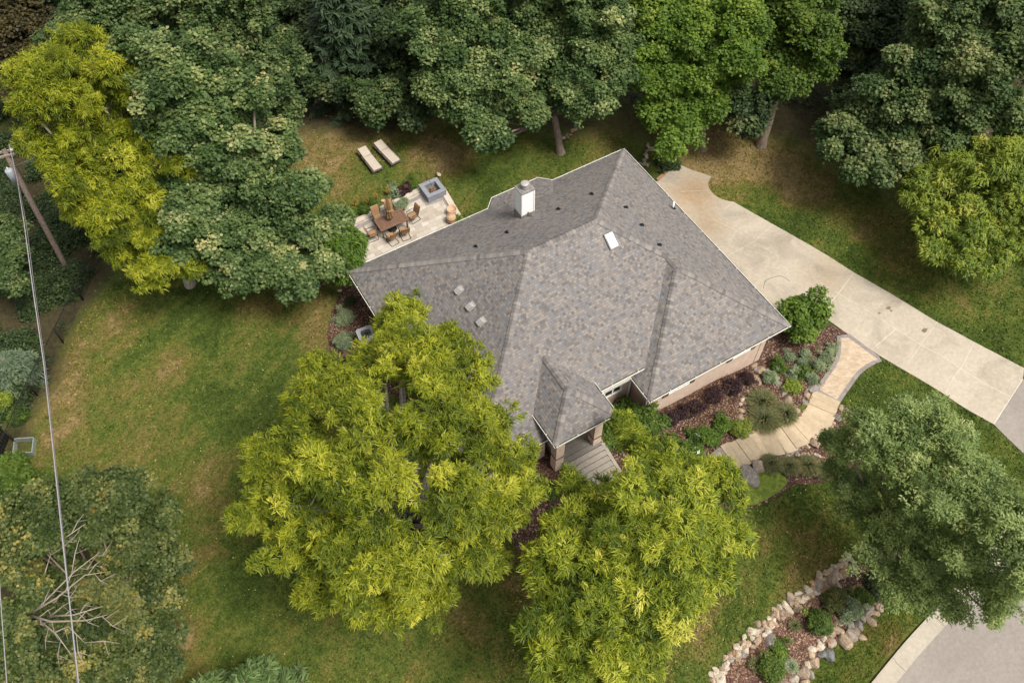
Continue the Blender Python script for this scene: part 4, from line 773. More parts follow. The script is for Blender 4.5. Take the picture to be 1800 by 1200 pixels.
tree('young_tree', (622,470), [(600,418,28,3.4),(618,445,22,3),(588,450,24,3.2),(605,478,18,2.4),(585,400,18,3.4),(625,425,14,3)],
     'weep', M['bright'], M['bark'], 'small bright green tree at the patio edge beneath the tall maple', group=None, seed=13, tr=.06, twigs=3)
tree('broadleaf_tree', (50,210), [(20,40,45),(60,90,35),(10,100,40),(70,30,30),(30,140,25)], 'dark', M['rust_leaf'], M['bark'], 'rusty brown tree in the top left corner', group=GR_T, zlo=3, zhi=6, seed=15, twigs=2)
tree('broadleaf_tree', (130,120), [(90,10,50),(140,40,40),(40,-20,60),(180,-20,50),(110,70,35)], 'dark', M['dark'], M['bark'], 'dark green tree on the top edge between the rusty tree and the maple', group=GR_T, zlo=3, zhi=6, seed=16, twigs=1)
tree('broadleaf_tree', (35,478), [(10,405,30,2.2),(22,440,26,2),(8,480,30,2),(28,500,16,1.5)], 'maple', M['mapled'], M['bark'], 'grey-green tree on the left edge just below the pole transformer', group=GR_T, zlo=1.5, zhi=5, seed=17, dens=.9, twigs=2)
tree('maple_tree', (985,268), [(790,30,62),(850,0,60),(870,60,66),(940,30,70),(1010,40,64),(1065,30,45),(1090,80,32),(770,90,45),(820,130,60),(890,130,66),(970,110,66),(1040,110,60),(1085,140,32),(800,180,45),(850,200,42),(915,180,50),(1000,170,46),(1060,170,40),(870,240,30),(845,235,25),(940,205,28),(1015,190,25),(760,150,28),(950,-40,80),(1040,-30,60)],
     'maple', M['maple'], M['bark'], 'broad grey-green maple behind the ridge with its leaning trunk showing', group=GR_T, zlo=3.4, zhi=10, rise=1.5, seed=19, tr=.2, twigs=3, trunkh=2.6)
tree('maple_tree', (1235,262), [(1150,20,50),(1200,40,56),(1260,20,58),(1310,50,48),(1150,80,45),(1215,100,56),(1275,100,52),(1310,120,28),(1160,140,45),(1220,160,50),(1150,190,38),(1200,215,42),(1250,190,40),(1180,250,24),(1170,265,16),(1140,110,30),(1240,-30,60),(1160,-30,50),(1275,150,30)],
     'bright', M['bright'], M['bark'], 'bright green maple beside the back corner of the driveway', group=GR_T, zlo=3, zhi=9.5, rise=1.6, seed=21, tr=.2, twigs=3)
tree('maple_tree', (1338,256), [(1370,10,50),(1420,30,52),(1390,80,50),(1440,90,36),(1345,60,35),(1350,120,36),(1400,130,42),(1450,120,26),(1420,-30,50),(1370,150,24)],
     'bright', M['brightd'], M['bark'], 'mid green maple at the top with a long bare trunk on the dry grass', group=GR_T, zlo=4.6, zhi=9, rise=1.4, seed=23, tr=.24, twigs=3, trunkh=4.2)
tree('broadleaf_tree', (1300,225), [(1300,200,35,2.6),(1330,180,30,3),(1290,170,30,3.5),(1320,215,25,2.2)], 'dark', M['dark'], M['bark'], 'low dark tree between the bright maple and the bare trunk', seed=25, twigs=1)
for i, ((bx, by), lob, lb, mt) in enumerate((
   ((560,185), [(545,80,40),(575,120,42),(600,60,45),(560,30,45),(610,10,50),(545,150,24),(590,155,26)], 'dark tree behind the loungers, first left of the hanging green bough', 'dark'),
   ((740,200), [(705,120,45),(740,170,42),(700,60,48),(745,95,40),(690,175,28),(725,205,25),(720,10,45)], 'dark tree between the spruce and the broad maple', 'dark'),
   ((1500,200), [(1495,20,50),(1530,60,55),(1490,100,45),(1540,120,42),(1500,155,30),(1560,20,45)], 'dark tree in the gap right of the bare trunk', 'dark'),
   ((1590,150), [(1600,20,55),(1580,80,45),(1640,40,45),(1590,-30,60)], 'dark tree on the top edge left of the big right-hand maple', 'dark'),
   ((505,150), [(505,20,45),(520,70,32),(490,-20,50)], 'dark narrow tree on the top edge right of the dark maple', 'dark'))):
    tree('woodland_tree', (bx, by), lob, 'dark', M[mt], M['bark'], lb, group='dark trees along the wood edge', zlo=2.5, zhi=8, rise=1.0, seed=30+i, twigs=1, dens=.9)
tree('broadleaf_tree', (665,215), [(660,180,38,2.6),(640,160,26,3),(690,155,30,3.2),(655,205,22,2)], 'maple', M['mapled'], M['bark'], 'green bough of small leaves hanging over the dry grass above the loungers', group=None, seed=37, twigs=3)
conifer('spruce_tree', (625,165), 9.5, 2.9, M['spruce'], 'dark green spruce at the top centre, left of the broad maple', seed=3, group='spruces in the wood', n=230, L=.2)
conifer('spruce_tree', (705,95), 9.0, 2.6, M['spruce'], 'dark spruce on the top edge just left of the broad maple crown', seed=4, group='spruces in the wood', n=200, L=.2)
tree('maple_tree', (1615,330), [(1640,30,50),(1700,20,62),(1765,40,60),(1800,90,45),(1625,90,50),(1690,90,66),(1755,120,62),(1600,130,45),(1560,170,45),(1620,170,58),(1690,180,62),(1760,190,50),(1510,190,35),(1540,220,50),(1600,230,55),(1660,245,50),(1480,240,36),(1460,265,22),(1520,270,42),(1580,285,42),(1630,290,30),(1550,310,24),(1500,300,22),(1800,-20,70),(1700,-50,70)],
     'maple', M['mapled'], M['bark'], 'large dark green maple filling the top right corner', group=GR_T, zlo=3, zhi=10.5, rise=1.8, seed=41, tr=.28, twigs=3)
tree('broadleaf_tree', (1800,330), [(1780,200,40),(1810,240,45),(1770,250,30)], 'bright', M['brightd'], M['bark'], 'mid green tree on the right edge above the yellow-green tree', seed=43, zlo=2.5, zhi=5, twigs=1)
tree('willow_tree', (1730,445), [(1645,305,42),(1690,290,42),(1740,290,48),(1790,290,45),(1620,350,38),(1680,350,56),(1745,355,60),(1800,360,45),(1650,400,42),(1710,410,50),(1770,420,48),(1740,460,30),(1640,440,24),(1690,460,22),(1600,340,22),(1810,430,35)],
     'weep', M['yg'], M['bark_grey'], 'rounded yellow-green tree with drooping leaves on the right edge', group=GR_T, zlo=2.6, zhi=6.5, rise=1.4, seed=45, tr=.18, twigs=14, thin=.8)
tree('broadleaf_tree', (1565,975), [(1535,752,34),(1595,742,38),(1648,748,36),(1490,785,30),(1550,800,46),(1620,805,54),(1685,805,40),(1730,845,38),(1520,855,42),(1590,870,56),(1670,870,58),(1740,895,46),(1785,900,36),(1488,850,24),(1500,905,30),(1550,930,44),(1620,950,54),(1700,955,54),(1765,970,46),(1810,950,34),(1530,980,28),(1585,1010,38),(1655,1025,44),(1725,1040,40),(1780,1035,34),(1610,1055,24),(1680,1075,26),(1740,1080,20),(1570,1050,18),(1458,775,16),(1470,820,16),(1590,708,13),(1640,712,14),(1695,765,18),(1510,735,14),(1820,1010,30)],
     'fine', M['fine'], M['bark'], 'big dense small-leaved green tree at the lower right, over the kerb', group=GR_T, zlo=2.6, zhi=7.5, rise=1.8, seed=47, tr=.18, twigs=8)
bl = tree('maple_tree', (230,1120), [(40,900,46),(95,880,42),(150,870,38),(190,850,26),(240,850,24),(225,890,40),(255,930,38),(290,900,26),(175,920,45),(60,950,42),(110,940,34),(220,980,42),(280,980,44),(310,985,26),(255,1030,46),(290,1050,34),(200,1050,30),(280,1110,40),(235,1110,44),(180,1120,42),(130,1130,36),(100,1180,48),(170,1180,48),(240,1175,46),(290,1170,26),(30,1160,44),(20,1090,34),(15,1000,30),(60,1040,18),(20,940,34),(-20,1120,50),(150,1240,60),(95,1085,40,4.6),(140,1025,44,4.6),(175,1085,36,4.6),(110,1000,36,4.6),(85,1130,34,4.6)],
     'mottled', M['mottledl'], M['bark'], 'dark mottled maple with bare dead limbs in the bottom left corner', group=GR_T, zlo=3, zhi=7, rise=1.4, seed=49, tr=.13, dens=.95, twigs=6)
# dead limbs and a few autumn-coloured sprays, parts of that tree
rs = random.Random(4); g0 = bl.location.copy(); mb = MB()
def limb(pts, r0, sub=2):
    q = [P(a, b, z)-g0 for a, b, z in pts]; n = len(q); mb.tube(q, [r0*(1-.85*i/(n-1)) for i in range(n)], 6)
    if sub:
        for i in range(1, n):
            for k in range(sub):
                s0 = q[i-1].lerp(q[i], rs.random()); dn = (q[i]-q[i-1]).normalized(); sd_ = dn.cross(Vector((0, 0, 1))).normalized()*rs.choice((-1, 1))
                l_ = rs.uniform(.5, 1.3); e = s0+dn*l_*.8+sd_*l_*rs.uniform(.3, .7)+Vector((0, 0, rs.uniform(-.1, .3))); md = s0.lerp(e, .5)+sd_*.08
                mb.tube([s0, md, e], [r0*.35*(1-.5*i/n), .016, .006], 4, False)
                e2 = md+dn*.5-sd_*.2; mb.tube([md, e2], [.012, .005], 4, False)
for pts, r_ in (([(20,1120,5),(60,1075,6.5),(130,1005,7.6),(175,970,8)],.05),([(50,1080,6.5),(100,1050,7.4),(150,1010,8),(185,1005,8.2)],.045),([(50,1080,6.5),(90,1092,7.4),(150,1090,8),(188,1080,8.2)],.05),([(85,1083,7),(130,1080,7.8),(180,1065,8.3)],.05),([(60,966,6.5),(110,948,7.2),(150,920,7.8)],.05),([(40,1060,6),(75,1020,6.8),(90,970,7.2)],.04),([(60,1082,6.6),(100,1115,7),(125,1150,7.2)],.04),([(120,1100,7.4),(150,1130,7.4)],.03),([(5,1145,5),(30,1170,6),(45,1195,6.3)],.05),([(0,945,6),(12,965,6.6)],.05),([(180,860,6.5),(180,895,6.8)],.02)): limb(pts, r_)
mb.build('dead_limb', M['deadwood'], bl)
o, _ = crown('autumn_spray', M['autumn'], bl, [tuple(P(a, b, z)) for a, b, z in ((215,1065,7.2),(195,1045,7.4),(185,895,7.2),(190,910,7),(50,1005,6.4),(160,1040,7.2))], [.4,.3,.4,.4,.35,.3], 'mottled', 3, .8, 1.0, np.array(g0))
conifer('spruce_tree', (470,1240), 3.6, 1.75, M['spruceg'], 'pale green spruce tips on the bottom edge', seed=8, n=110, L=.13)
conifer('spruce_tree', (392,1255), 3.4, 1.5, M['spruceg'], 'second pale spruce on the bottom edge, left of the first', seed=9, n=90, L=.13)
conifer('spruce_bush', (38,668), 1.9, 1.35, M['spruceb'], 'rounded blue-green spruce bush by the black fence on the left edge', 'shrub', seed=10, n=150, L=.13)
bush('leafy_shrub', (20,850), 48, 'bright', M['brightd'], 'bright green shrub on the left edge below the tilted planter', 1.5, seed=51, scale=.9)
bush('leafy_shrub', (8,712), 18, 'bright', M['yg'], 'little yellow-leaved shrub on the left edge by the fence', 1.0, seed=52, scale=.6)
bush('leafy_shrub', (35,735), 16, 'bright', M['brightd'], 'small low green shrub on dark soil by the fence', .5, seed=53, scale=.5)

# ------------------------------------------------------------------ garden plants
bush('leafy_shrub', (1402,582), 54, 'bright', M['bright'], 'bright green rounded shrub at the driveway corner of the house', 2.6, seed=61, scale=.75, dens=1.1)
bush('leafy_shrub', (1098,745), 34, 'bright', M['brightd'], 'dark green shrub against the recessed wall beside the porch', 2.0, seed=62, scale=.7)
bush('leafy_shrub', (1130,760), 36, 'bright', M['brightd'], 'broad green shrub between the porch steps and the wing corner', 1.7, seed=63, scale=.7)
bush('leafy_shrub', (1068,775), 20, 'bright', M['brightd'], 'narrow dark green shrub touching the porch post', 1.5, seed=64, scale=.6)
for i, (a, b, q) in enumerate(((1177,741,11),(1195,730,9),(1222,718,11),(1255,699,17),(1286,685,17),(1311,669,13))):
    lb = ('smallest purple shrub under the front wall, nearest the wing corner','thin purple shrub under the front wall, second from the wing corner','low purple shrub under the front wall, third from the wing corner','wide dark purple shrub at the middle of the front wall','round dark purple shrub next to the last of the wall row','purple-brown shrub beside the first boulders at the wall end')[i]
    bush('barberry_shrub', (a, b), q, 'fine', M['purple'], lb, .75, seed=70+i, scale=.6, group='purple shrubs along the front wall', dens=.6)
for i, (a, b, q, hh, mt, lb, fl) in enumerate((
   (1267,750,12,.6,'bright','yellow-green shrub in the front bed left of the olive one',None),
   (1295,756,13,.6,'yg','olive green shrub in the front bed nearest the stone steps',None),
   (1248,773,15,.7,'bright','bright green shrub in the middle of the front bed',None),
   (1222,771,12,.6,'brightd','green shrub with a few white flowers in the front bed',(M['petal_w'],7,.09)),
   (1178,778,13,.6,'brightd','shrub covered in coral flowers in the front bed',(M['petal_c'],34,.1)),
   (1196,794,14,.55,'brightd','green rose bush with white blooms below the coral one',(M['petal_w'],12,.08)),
   (1221,806,17,.75,'bright','tall yellow-green shrub touching the locust at the bed edge',(M['petal_w'],3,.08)),
   (1184,812,12,.5,'brightd','low coral-flowered rose half under the locust',(M['petal_c'],26,.09)),
   (1365,648,11,.5,'brightd','dark green dome shrub in the upper mulch bed by the wall corner',None),
   (1392,682,10,.4,'yg','dark olive shrub at the lower left of the sage plants',None),
   (1410,656,8,.3,'brightd','small dark green plant between two sage plants',None),
   (968,868,13,.6,'brightd','small blue-green shrub by the left porch post',None))):
    bush('flowering_shrub' if fl else 'leafy_shrub', (a, b), q, 'bright', M[mt], lb, hh, seed=80+i, scale=.5, flowers=fl, group='small shrubs in the front bed')
sg = (((1387,630,8.5),'sage mound nearest the driveway shrub, left'),((1415,624,8),'faint sage mound under the driveway shrub'),((1462,616,9),'sage mound nearest the brick walk flare'),((1448,632,10.5),'largest green sage mound in the upper bed'),((1408,641,10),'pale sage mound in the middle of the upper bed'),((1438,647,9),'sage mound right of centre in the upper bed'),((1394,657,8),'palest sage mound, lower left in the upper bed'),((1426,668,10.5),'sage mound lowest in the upper bed'),((1352,667,17),'broad grey-green sage beside the boulders at the wall'))
for i, ((a, b, q), lb) in enumerate(sg): bush('sage_plant', (a, b), q, 'fine', M['sage'], lb, .32 if i < 8 else .5, 'plant', 'sage mounds in the upper mulch bed', 100+i, .5)
for i, (a, b, q, hh, lb, mt) in enumerate((
   (1338,712,31,1.1,'large fountain grass, upper of the clump by the stone steps','grassb'),(1341,742,33,1.1,'large fountain grass overhanging the stone steps','grassb'),(1378,732,26,1.0,'tan-tipped fountain grass right of the other two','grassb'),
   (1353,818,21,.7,'dark green grass clump just below the stone steps, first in its row','grassb'),(1386,822,21,.7,'green grass clump second in the row below the steps','grassb'),(1418,822,23,.8,'yellowing grass clump third in the row below the steps','grassb'),(1446,829,21,.7,'grass clump at the end of the row, by the fine-leaved tree','grassb'),
   (1466,778,24,.8,'green grass clump inside the pebble ring','grassb'),(1500,770,24,.8,'brownish grass clump inside the pebble ring by the tree','grassb'),
   (1396,1100,12,.5,'small green grass tuft in the street bed beside the boulder row','grassb'),(1390,1172,13,.5,'pale grass tuft in the street bed near the lower boulders','sage'),(1328,1168,15,.6,'dark grass tuft at the lower left of the street bed','grassb'))):
    tuft('ornamental_grass', (a, b), q, M[mt], lb, hh*.8, 1100 if q > 20 else 500, seed=120+i, group='ornamental grasses in the beds')
for i, (a, b, q, hh, sp, mt, lb) in enumerate((
   (1437,1098,22,1.1,'bright','brightd','dark green dome shrub in the middle of the street bed'),(1352,1180,24,1.1,'bright','brightd','dark green dome shrub at the bottom of the street bed'),
   (1463,1058,22,.8,'maple','autumn','yellow and rust mottled shrub at the top of the street bed'),(1491,1076,20,.8,'bright','sage','pale lime variegated shrub beside the mottled one'),
   (1365,1139,9,.4,'bright','bright','tiny lime green plant in the middle of the street bed'),(1540,1030,20,.7,'dark','dark','dark shrub under the fine-leaved tree in the street bed'),(1512,1052,13,.4,'bright','brightd','small green plant between boulders near the top of the street bed'))):
    bush('leafy_shrub', (a, b), q, sp, M[mt], lb, hh, seed=140+i, scale=.5, group='shrubs in the street bed', dens=1.2)
for i, (a, b, q, lb) in enumerate(((609,563,17,'upper pale green mound by the air conditioner'),(605,606,17,'lower pale green mound by the air conditioner'))):
    bush('sage_plant', (a, b), q, 'fine', M['sage'], lb, .55, 'plant', 'pale mounds in the left bed', 150+i, .6)
for i, (a, b, q, lb) in enumerate(((617,532,9,'small dark shrub at the top of the left bed'),(613,642,9,'small black-purple shrub at the bottom of the left bed'))):
    bush('leafy_shrub', (a, b), q, 'fine', M['dark' if i == 0 else 'purple'], lb, .4, seed=155+i, scale=.5)
bush('ivy_patch', (1172,288), 22, 'dark', M['dark'], 'patch of dark ivy between the roof corner and the driveway end', .5, 'ivy', seed=158, scale=.6)
# patio planting
for i, (a, b, q, hh, mt, lb) in enumerate(((705,342,11,.6,'purple','dark red leafy plant in the bed behind the patio'),(716,334,8,.5,'purple','smaller dark red plant near the fire pit'),(692,340,8,.4,'sage','pale plant left of the dark red one'),(640,372,10,.35,'brightd','low green plant behind the dining chairs'),(655,362,8,.35,'brightd','low green plant between the yellow grasses'),(725,328,8,.3,'brightd','low green plant beside the white stone'),(622,374,7,.4,'bright','small plant at the left end of the patio bed'),(800,388,5,.35,'yg','yellow-green plant behind the barrel'))):
    bush('leafy_shrub', (a, b), q, 'bright', M[mt], lb, hh, seed=160+i, scale=.4, group='small plants behind the patio')
for i, (a, b, lb) in enumerate(((627,366,'leftmost thin yellow grass behind the patio'),(646,362,'yellow grass second from the left behind the patio'),(661,354,'yellow grass third from the left behind the patio'),(684,344,'tallest yellow grass, beside the red plants'),(606,368,'faint yellow grass beside the tree at the patio end'))):
    tuft('feather_grass', (a, b), 6, M['grassy'], lb, 1.15, 130, seed=170+i, group='yellow feather grasses behind the patio', wd=.02)

# ------------------------------------------------------------------ boulders and stones
RV = {}
def rockmesh(kind, v):
    if (kind, v) in RV: return RV[kind, v]
    rs = random.Random(hash((v, len(kind))) % 999 + v*7); bm = bmesh.new(); bmesh.ops.create_icosphere(bm, subdivisions=2, radius=1)
    off = Vector((rs.uniform(0, 50), rs.uniform(0, 50), rs.uniform(0, 50)))
    pl = [(Vector((rs.uniform(-1,1), rs.uniform(-1,1), rs.uniform(-.6,1))).normalized(), rs.uniform(.42, .72)) for _ in range(10)]
    for q in bm.verts:
        c = q.co.copy(); c *= 1+.22*noise.noise(c*1.1+off)
        for n, dd in pl:
            e = c.dot(n)-dd
            if e > 0: c -= n*e*.97
        c *= 1.12+.1*noise.noise(c*3+off); q.co = c
    me = bpy.data.meshes.new('rock'); bm.to_mesh(me); bm.free(); me.materials.append(ROCKM[kind]); 
    me.polygons.foreach_set('use_smooth', [False]*len(me.polygons)); RV[kind, v] = me; return me
def rock(px, py, rp, kind, label, group, name='boulder', seed=0, asp=1.35, ang=None, hh=.62, dz=0):
    rs = random.Random(seed*131+int(px*7+py)); g = G(px, py); s_ = rp*dist(px, py, g.z)/FPX*.92
    o = link(name, rockmesh(kind, rs.randrange(5))); a = rs.uniform(.85, asp)
    o.scale = (s_*a, s_/a**.6, s_*hh*rs.uniform(.85, 1.1)); o.rotation_euler = (rs.uniform(-.2,.2), rs.uniform(-.2,.2), rs.uniform(0, 6.28) if ang is None else ang)
    o.location = (g.x, g.y, g.z+s_*hh*.3+dz); return tag(o, label, 'rock', group)
LBL = {'tan':'tan','grey':'grey','pale':'pale cream','rust':'rusty brown','pink':'pinkish','slate':'blue-grey'}
def rocks(lst, where, group, name='boulder', seed=0, hh=.62, dz=0):
    for i, t in enumerate(lst):
        rock(t[0], t[1], t[2], t[3], LBL[t[3]]+' '+name+' '+where, group, name, seed+i, hh=hh, dz=dz)
# upper row between the lawn and the street bed
up = []
row = [(1252,1190),(1275,1165),(1300,1142),(1322,1120),(1345,1100),(1368,1080),(1390,1062),(1412,1045),(1432,1030),(1455,1015),(1478,1000),(1496,988)]
rs = random.Random(21); kinds = ['pale','tan','tan','pale','grey','tan','pale','rust','tan','pale','tan']
s_ = resample(row, 8.6, False)
for i, (a, b) in enumerate(s_):
    for j, off in enumerate((-7, 1, 8)):
        if rs.random() < .04: continue
        up.append((a+off*.55+rs.uniform(-3,3), b+off*.9+rs.uniform(-3,3), rs.uniform(6, 9.5), rs.choice(kinds)))
rocks(up, 'in the upper boulder row below the front lawn', 'upper boulder row by the street bed', seed=300)
special = [(1352,1122,15,'grey'),(1304,1148,9,'slate'),(1262,1192,13,'pale'),(1480,992,11,'tan'),(1497,1000,13,'grey'),(1484,1004,12,'rust'),(1463,1011,17,'tan'),(1440,1029,14,'pink'),(1447,1040,13,'rust'),(1462,1032,11,'rust'),(1470,1028,11,'tan'),(1475,1038,10,'pale'),(1502,1036,13,'rust'),(1530,1027,16,'slate'),(1560,1026,20,'slate'),(1532,1052,17,'rust'),(1553,1045,13,'tan'),(1545,1068,10,'pink'),(1524,1075,12,'pink'),(1513,1072,9,'tan')]
rocks(special, 'among the large stones around the top of the street bed', 'large stones at the top of the street bed', seed=350)
low = [(1508,1100,12,'grey'),(1492,1098,10,'grey'),(1478,1096,6,'pale'),(1493,1094,6,'pale'),(1460,1116,12,'tan'),(1475,1110,12,'tan'),(1482,1125,17,'tan'),(1495,1120,14,'pink'),(1463,1130,10,'pink'),(1458,1128,8,'rust'),(1458,1148,15,'slate'),(1445,1148,11,'slate'),(1440,1135,9,'pale'),(1430,1140,8,'pale'),(1425,1153,9,'tan'),(1433,1165,12,'tan'),(1420,1170,10,'pale'),(1412,1185,14,'tan'),(1395,1193,12,'pale'),(1425,1186,10,'grey'),(1380,1205,14,'tan'),(1410,1203,12,'tan'),(1447,1122,7,'pale'),(1515,1085,10,'pink'),(1530,1090,9,'tan'),(1540,1078,8,'tan'),(1470,1092,9,'tan'),(1505,1112,9,'tan'),(1513,1118,8,'tan'),(1440,1128,6,'pale'),(1540,1062,8,'tan'),(1578,1035,9,'tan'),(1585,1015,9,'rust'),(1572,1052,8,'tan'),(1451,1110,7,'grey')]
rocks(low, 'in the lower boulder row above the kerbside grass', 'lower boulder row by the street bed', seed=400)
up2 = [(1324,644,8,'tan'),(1330,652,9,'grey'),(1339,650,12,'tan'),(1351,657,9,'grey'),(1328,663,8,'tan'),(1333,672,9,'tan'),(1326,677,7,'tan'),(1367,675,9,'grey'),(1377,690,10,'grey'),(1384,705,9,'tan'),(1389,718,9,'pink'),(1395,732,9,'grey'),(1400,722,9,'pink')]
rocks(up2, 'in the rock line from the wall end towards the steps', 'rocks from the wall end towards the steps', seed=450)
pe = [(1316,692,6,'pale'),(1304,703,7,'pale'),(1311,700,5,'pale'),(1302,711,5,'pale'),(1309,708,5,'tan'),(1303,722,7,'tan'),(1301,731,8,'tan'),(1305,738,6,'tan'),(1318,764,7,'pale'),(1327,760,6,'tan'),(1321,686,4,'tan'),(1313,747,6,'tan')]
rocks(pe, 'in the small stone edging left of the fountain grasses', 'stone edging left of the fountain grasses', 'stone', 480)
pe = [(1427,683,12,'grey'),(1419,694,8,'tan'),(1436,682,6,'grey'),(1415,708,7,'grey'),(1425,701,7,'tan'),(1414,722,6,'tan'),(1407,728,6,'rust'),(1421,712,5,'tan'),(1418,686,7,'grey'),(1400,738,6,'grey')]
rocks(pe, 'on the inner side of the stone steps by the mulch', 'rocks on the inner side of the stone steps', 'rock', 500)
rs = random.Random(8); pe = []
ring = [(1470,713),(1490,722),(1507,735),(1520,752),(1530,768)]
for a, b in resample(ring, 7.5, False): pe.append((a+rs.uniform(-2,2), b+rs.uniform(-2,2), rs.uniform(3, 5.5), rs.choice(('pale','tan','tan','pink'))))
for a, b in resample([(1462,722),(1455,742),(1440,760),(1424,776),(1402,790),(1374,797)], 5.5, False):
    for q in range(2): pe.append((a+rs.uniform(-3,9), b+rs.uniform(-3,8), rs.uniform(2.6, 5), rs.choice(('pale','tan','grey','pale'))))
rocks(pe, 'in the pebble band curving round the outside of the steps', 'pebble band outside the steps', 'pebble', 520)
rocks([(1470,735,11,'grey')], 'large and single inside the pebble ring', None, 'boulder', 600)
rocks([(1428,778,13,'tan')], 'flat and wide at the edge of the stone steps', None, 'boulder', 601)
rock(1316,842,22,'grey','big angular grey boulder beside the lower brick walk',None,'boulder',605); rock(1333,823,18,'pink','reddish slab boulder beside the grey one at the lower walk',None,'boulder',606)
pe = [(a+rs.uniform(-2,2), b+rs.uniform(-2,2), rs.uniform(2.6,4.5), rs.choice(('pale','tan'))) for a, b in resample([(1400,800),(1420,797),(1440,802),(1455,806),(1465,812),(1476,818)], 5, False)]
rocks(pe, 'scattered behind the grass row below the steps', 'stones behind the grass row', 'stone', 620)
# stones at the back
pe = [(a+rs.uniform(-2,2), b+rs.uniform(-1,1), rs.uniform(1.2,2.3), rs.choice(('pale','tan','grey'))) for a, b in resample([(562,196),(575,204),(600,206),(640,207),(685,206),(712,207)], 4.2, False)]
rocks(pe, 'in the thin stone line at the back of the dry grass', 'thin stone line at the back of the lawn', 'stone', 650)
pe = [(a+rs.uniform(-5,5), b+rs.uniform(-3,3), rs.uniform(3,6), rs.choice(('grey','tan','grey','rust'))) for a, b in resample([(985,246),(1000,240),(1010,228),(1012,215),(1003,236)], 4.5, False)]
rocks(pe, 'in the stone heap around the leaning maple trunk', 'stone heap at the leaning trunk', 'stone', 700)
pe = [(a+rs.uniform(-6,6), b+rs.uniform(-3,3), rs.uniform(3,6), rs.choice(('grey','tan','grey','pink'))) for a, b in resample([(1142,252),(1136,268),(1134,282),(1140,295),(1130,284),(1138,276)], 4, False)]
rocks(pe, 'in the stone strip beside the back corner of the roof', 'stone strip at the back roof corner', 'stone', 730)
rocks([(728,326,4.5,'pale')], 'near the fire pit behind the patio', None, 'stone', 760, .9); rocks([(674,354,5,'tan')], 'behind the folded umbrella', None, 'stone', 761, .9)
rocks([(643,370,4.5,'pink')], 'at the patio edge left of the dining set', None, 'stone', 762)
rocks([(586,487,5,'pale'),(593,484,4.5,'tan'),(597,511,4.5,'pale'),(607,475,4,'tan'),(570,499,3.5,'tan'),(563,502,3,'tan')], 'on the grass at the left corner of the house', 'stones at the left house corner', 'stone', 770)

# ------------------------------------------------------------------ patio furniture
MD = M['dkmetal']
def U(px, py, z): return P(px, py, z)
tc = (U(660,388,.8)+U(704,367,.8)+U(719.5,383,.8)+U(668,405,.8))/4
tb = empty('dining_table', (tc.x, tc.y, .05), 0, 'brown wooden dining table with an inset panel on the patio', 'table')
mb = MB(); TL, TW = .84, .48
mb.box(-TL,TL,-TW,-TW+.13,.70,.74); mb.box(-TL,TL,TW-.13,TW,.70,.74); mb.box(-TL,-TL+.13,-TW+.134,TW-.134,.70,.74); mb.box(TL-.13,TL,-TW+.134,TW-.134,.70,.74)
for k in range(6): y0 = -TW+.14+k*(2*TW-.28)/6; mb.box(-TL+.14,TL-.14,y0,y0+(2*TW-.28)/6-.008,.70,.733)
mb.build('tabletop', M['table'], tb, .004)
mb = MB(); mb.box(-TL+.06,TL-.06,-TW+.06,TW-.06,.62,.698); mb.build('apron', M['table'], tb)
for x in (-TL+.12, TL-.12):
    for y in (-TW+.12, TW-.12): mb = MB(); mb.box(x-.04,x+.04,y-.04,y+.04,0,.62); mb.build('leg', M['table'], tb)
ubr = empty('patio_umbrella', (tc.x-.05, tc.y, .05), 0, 'closed tan patio umbrella standing through the dining table', 'umbrella')
mb = MB(); mb.tube([(0,0,0),(0,0,2.55)], .024, 8); mb.build('pole', MD, ubr)
mb = MB(); mb.lathe((0,0,0), [(.26,0),(.26,.05),(.06,.09),(.05,.25)], 20); mb.build('base', MD, ubr)
mb = MB(); vs = []; n = 16
for k_, (z, rr) in enumerate(((.95,.17),(1.0,.2),(1.3,.17),(1.7,.14),(2.1,.1),(2.42,.05),(2.5,.02))):
    for j in range(n): a = 2*PI*j/n; q = rr*(1 if j % 2 else .55); vs.append((q*math.cos(a), q*math.sin(a), z))
mb.add(vs, [(i*n+j, i*n+(j+1)%n, (i+1)*n+(j+1)%n, (i+1)*n+j) for i in range(6) for j in range(n)]+[tuple(range(n-1,-1,-1))]); mb.build('canopy', M['umb'], ubr)
mb = MB(); mb.lathe((0,0,1.5), [(.17,0),(.17,.05)], 14); mb.build('strap', M['umb'], ubr)
